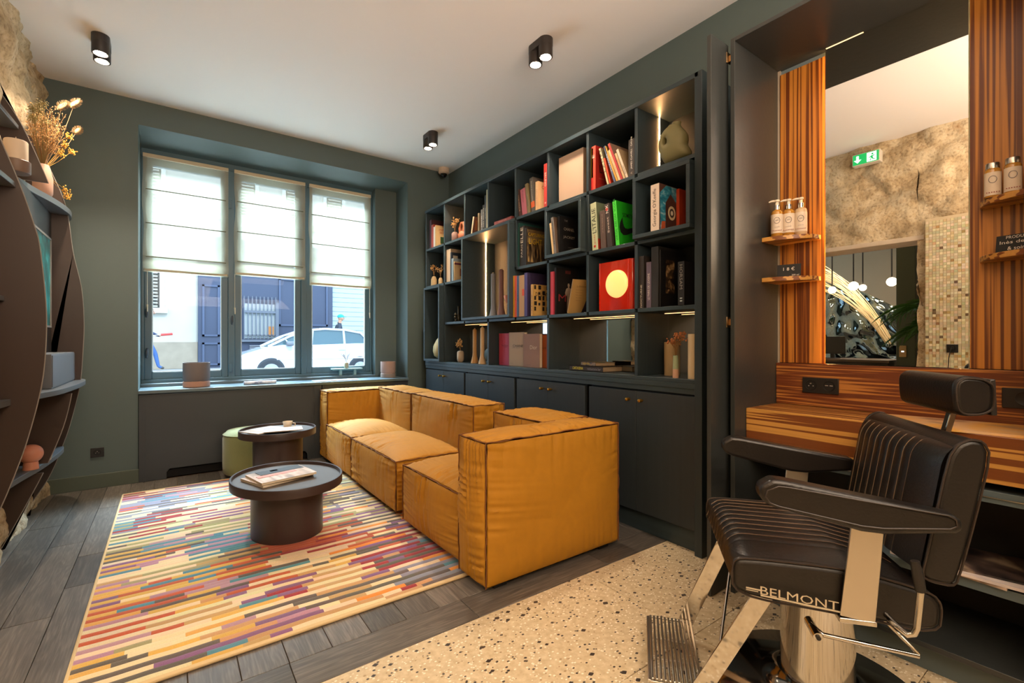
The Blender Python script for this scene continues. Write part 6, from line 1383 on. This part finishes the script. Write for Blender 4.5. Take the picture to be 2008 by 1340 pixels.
def head_extra(cap):
    def f(t, hp, sc):
        m = M(); m.ball(hp+Vector((.0, 0, .03)), .105*sc, seg=20, rings=14, sc=(.98, .80, 1.12)); m.tube([hp+Vector((.10, 0, .03)), hp+Vector((.128, 0, -.005)), hp+Vector((.10, 0, -.02))], [.008, .016, .008], 8)
        m.ball(hp+Vector((.0, .085, .01)), .025, seg=8, rings=6, sc=(.7, .4, 1.2)); m.ball(hp+Vector((.0, -.085, .01)), .025, seg=8, rings=6, sc=(.7, .4, 1.2)); ob('head', m, mat('skin', SK, .6), t, local=True)
        m = M(); [m.ball(hp+Vector((.092, s*.035, .045)), .011, seg=8, rings=6) for s in (1, -1)]; m.box(.088, .105, -.025, .025, -.052, -.044, T=Matrix.Translation(hp)); ob('face_features', m, mat('dark_feature', '#3a2520', .6), t, local=True)
        if cap:
            m = M(); m.ball(hp+Vector((-.01, 0, .075)), .112, seg=20, rings=12, sc=(1.02, .86, .72)); ob('cap', m, mat('turquoise_cap', '#2fa8a8', .8), t, local=True)
            m = M(); m.prism([(.06, -.07), (.15, -.06), (.19, 0), (.15, .06), (.06, .07)], .058, .07, T=Matrix.Translation(hp)); ob('cap_peak', m, mat('turquoise_cap', '#2fa8a8', .8), t, local=True)
        else:
            m = M(); m.ball(hp+Vector((-.02, 0, .065)), .112, seg=18, rings=12, sc=(1, .86, .95)); ob('hair', m, mat('brown_hair', '#3c2c22', .9), t, local=True)
    return f
pA = py(305, 722, 17.3)
ta = figure('person in a navy jacket and jeans walking past at the left window edge', (py(287, 722, 17.3)[0], 17.3, .25), J, RJ, BN, CL, (.08, 0, 1.70), .1, extra=head_extra(False), sc=1.0)
bg = thing('red_tool', 'red-handled rod carried by the person at the left window edge', 'tool', (0, 0, 0)); q = ta.location
m = M(); m.tube([(q.x+.10, 17.08, 1.28), (q.x+.34, 17.08, 1.31)], .014, 8); ob('rod', m, CHROME2, bg); m = M(); m.tube([(q.x+.34, 17.08, 1.31), (q.x+.62, 17.08, 1.34)], .035, 8); ob('grip', m, pm('#c23a34'), bg)
tb = figure('man in a turquoise cap and dark jacket walking behind the parked car', (py(664, 650, 17.0)[0], 17.0, .25), J, RJ, BN, [(i, '#3c4048' if c == NV else c) for i, c in CL], (.08, 0, 1.68), .1, extra=head_extra(True), sc=1.0)

# ---------------- seen in the mirror: mosaic, sign, next room ----------------
ms = thing('mosaic_panel', 'pale mosaic tile panel fixed to the stone wall, seen in the mirror', 'panel', (-.70, .6, 1.1))
m = M(); m.box(-.74, -.672, .25, 1.185, .0, 2.19); ob('backing', m, mat('grout', '#cbb795', .8), ms)
rg = random.Random(2); m = M(); cl = []
pal = [hx(c) for c in ('#dccfae', '#d4c6a2', '#cdbf9c', '#c2bb9c', '#bcb494', '#e2d6b8', '#c9b28c')]; dk = [hx(c) for c in ('#8f7350', '#a48a60', '#6c5a48', '#b89a68')]
ts = .0235
for i in range(int(.66/ts)):
    for j in range(int(2.18/ts)):
        y = 1.183-(i+1)*ts; z = .004+j*ts; c = rg.choice(dk) if rg.random() < (.025+.07*(abs(z-1.15) < .3)) else rg.choice(pal); c = tuple(q*rg.uniform(.92, 1.08) for q in c)
        g = .0011; x = -.668+rg.uniform(-.0004, .0006); n0 = len(m.f); m.box(-.673, x, y+g, y+ts-g, z+g, z+ts-g); cl += [c]*6
ob('mosaic_tiles', m, TILEM, ms, kind='stuff', col=cl)
t = socket('black socket with a plug on the mosaic panel, seen in the mirror', frame((-.667, 1.005, 1.045), (0, 1, 0), (0, 0, 1)), .075, [(0, 'plug')]);
m = M(); m.tube([(-.655, 1.005, 1.05), (-.63, 1.005, 1.05)], .014, 10); m.tube([(-.63, 1.005, 1.05), (-.615, 1.01, 1.02), (-.62, 1.02, .96), (-.64, 1.03, .8)], .004, 6); ob('plug', m, BLACK, t)
ex = thing('exit_sign', 'green emergency exit sign high on the stone wall, seen in the mirror', 'sign', (-.64, 1.6, 2.86))
m = M(); m.box(-.70, -.62, 1.50, 1.72, 2.805, 2.915); ob('housing', m, mat('sign_housing', '#d8d0c0', .5), ex, bev=.004)
m = M(); m.box(-.62, -.617, 1.507, 1.713, 2.812, 2.908); ob('green_face', m, mat('exit_green', '#0e8a4a', .4, emit='#0f9a4e', es=.8), ex)
EW = mat('exit_white', '#e8f8ee', .4, emit='#d8ffe8', es=1.6)
T = frame((-.6165, 1.61, 2.86), (0, 1, 0), (0, 0, 1)) @ Matrix.Diagonal((-1, 1, 1, 1))
m = M(); m.prism([(-.065+.0, -.034), (-.035, -.004), (-.055, -.004), (-.055, .034), (-.075, .034), (-.075, -.004), (-.095, -.004)], 0, .001, T=T); ob('arrow', m, EW, ex)
m = M(); m.box(.01, .085, -.042, .042, 0, .0006, T=T); ob('door_pictogram', m, EW, ex)
m = M(); m.prism([(.030, -.036), (.040, -.036), (.048, -.014), (.056, -.030), (.078, -.030), (.078, -.024), (.062, -.022), (.056, .0), (.072, .004), (.070, .012), (.050, .012), (.036, .004), (.024, -.006), (.028, -.012), (.040, -.004), (.042, -.012)], .0008, .0016, T=T); m.lathe([(0, .0016), (.009, .0016)], (.054, .024, 0), 14, T=T); ob('running_figure', m, mat('exit_green', '#0e8a4a', .4), ex)
# hammered metal wall
hm = thing('hammered_metal_wall', 'rippled mirror-metal wall in the next room, seen in the mirror', 'wall panel', (-3.0, 2.6, 0))
def ham(u, v):
    y = 1.95+2.3*u; z = .3+2.0*v; n = noise.noise(Vector((y*6.5, z*5, 1)))*.042+noise.noise(Vector((y*15, z*11, 4)))*.008; zt = 1.98-.42*max(0, (2.9-y)/.9)**1.6
    return (-3.0+n, y, .3+(zt-.3)*v)
m = M(); m.grid(ham, 130, 110); m.f = [f[::-1] for f in m.f]; ob('rippled_sheet', m, mat('hammered_steel', '#8fa4b2', .06, metal=1), hm)
m = M(); m.box(-3.1, -3.05, 1.95, 4.25, 0, .35); ob('base', m, FAC, hm)
sd = thing('strand_sculpture', 'arching bundle of pale lit strands in the next room, seen in the mirror', 'sculpture', (-2.9, 2.5, 1.6)); m = M(); rg = random.Random(8)
for k in range(30):
    f = k/29; pts = []
    for i in range(15):
        s = i/14; y = 3.35-1.38*s**.95+.05*rg.random()*0; z = (2.34-.42*f)-(1.18-.34*f)*s**(2.4+.3*f)+.02*sin(6*s+k); x = -2.62+.18*sin(k*1.7)*(1-s*.4); pts.append((x, y, z))
    m.tube(pts, .0042, 5)
ob('strands', m, mat('pale_strand', '#e8d2a4', .5, emit='#e8c890', es=.04), sd, kind='stuff')
def globe(lab, x, y, z, r=.055):
    t = thing('globe_lamp', lab, 'pendant lamp', (x, y, z)); m = M(); m.ball((x, y, z), r, seg=24, rings=16); ob('globe', m, mat('globe_glow', '#fff0d0', .5, emit=(1, .78, .5), es=9), t)
    m = M(); m.tube([(x, y, z+r), (x, y, z+.45)], .008, 8); m.tube([(x, y, z+.45), (x, y, ZC)], .002, 5); ob('stem', m, BLACK, t)
globe('globe pendant beside the green pillar, seen in the mirror', -2.6, py(0,0,1)[1]*0+1.93, 1.86); globe('globe pendant under the strand arch, middle one, seen in the mirror', -2.35, 2.26, 1.82); globe('globe pendant under the strand arch, small one, seen in the mirror', -2.35, 2.16, 1.79, .04); globe('globe pendant at the left edge of the mirror view', -2.35, 2.50, 1.79, .045)
tp = thing('thermostat', 'beige thermostat box on the green pillar, seen in the mirror', 'thermostat', (-1.94, 1.66, .99)); m = M(); m.box(-1.95, -1.938, 1.625, 1.69, .93, 1.06); ob('plate', m, mat('beige_plastic', '#b89c70', .5), tp, bev=.002); m = M(); m.box(-1.938, -1.9365, 1.645, 1.67, .985, 1.0); ob('display', m, mat('display_glow', '#e8ecf0', .5, emit='#dfe8f0', es=1), tp)
dk_ = thing('reception_desk', 'dark desk in the next room, seen in the mirror', 'desk', (-2.1, 2.2, 0)); m = M(); m.box(-2.5, -1.9, 1.78, 2.9, 0, .86); ob('front', m, mat('desk_dark', '#2c241e', .5), dk_, bev=.004); m = M(); m.box(-2.54, -1.86, 1.76, 2.94, .86, .89); ob('top', m, mat('desk_top', '#4a3a2c', .4), dk_, bev=.003)
mo = thing('monitor', 'black computer monitor on the desk, seen in the mirror', 'monitor', (-2.1, 2.42, .8905)); m = M(); m.box(-2.12, -2.10, 2.27, 2.60, .95, 1.17); ob('screen', m, BLACK, mo, bev=.003); m = M(); m.box(-2.16, -2.12, 2.40, 2.44, .8905, 1.0); m.box(-2.22, -2.02, 2.36, 2.48, .8905, .9); ob('stand', m, BLACK, mo)
# palm
pt = thing('palm_plant', 'green palm in a pot behind the broken stone edge, seen in the mirror', 'plant', (-1.38, 1.00, 0)); m = M(); m.lathe([(.13, 0), (.16, .30), (.165, .32), (.15, .32), (.14, .26), (0, .26)], (-1.38, 1.00, 0), 28); ob('pot', m, mat('palm_pot', '#6a5a4a', .7), pt)
m = M(); s = M(); rg = random.Random(4)
for k in range(15):
    a = radians(60+rg.uniform(-55, 60)+k*3); L = rg.uniform(.5, .75); zt = rg.uniform(1.25, 1.6); base = Vector((-1.38, 1.0, .28)); tip = Vector((-1.38+.35*L*cos(a), 1.0+L*sin(a), zt-.15)); mid = Vector((-1.38+.1*cos(a), 1.0+.2*L*sin(a), zt))
    pts = [base.lerp(mid, i/6) if i < 6 else None for i in range(6)]; cur = [(1-w)**2*base+2*w*(1-w)*Vector((mid.x, mid.y, zt+.25))+w*w*tip for w in [i/16 for i in range(17)]]; s.tube(cur, .004, 5)
    for i in range(6, 17):
        d = (cur[i]-cur[i-1]).normalized(); sd_ = d.cross(Vector((0, 0, 1))).normalized()
        for sg in (1, -1):
            p0 = cur[i]; p1 = p0+(d*.6+sd_*sg*.8).normalized()*.26*(1-.4*abs(i-10)/8)+Vector((0, 0, -.06)); pm_ = (p0+p1)/2+Vector((0, 0, .015)); w_ = d*.013; m.add([p0, pm_-w_, p1, pm_+w_], [(0, 1, 2), (0, 2, 3)])
LEAF = mat('palm_green', '#3c6a26', .5); ob('leaflets', m, LEAF, pt, kind='stuff'); ob('fronds', s, LEAF, pt, kind='stuff')
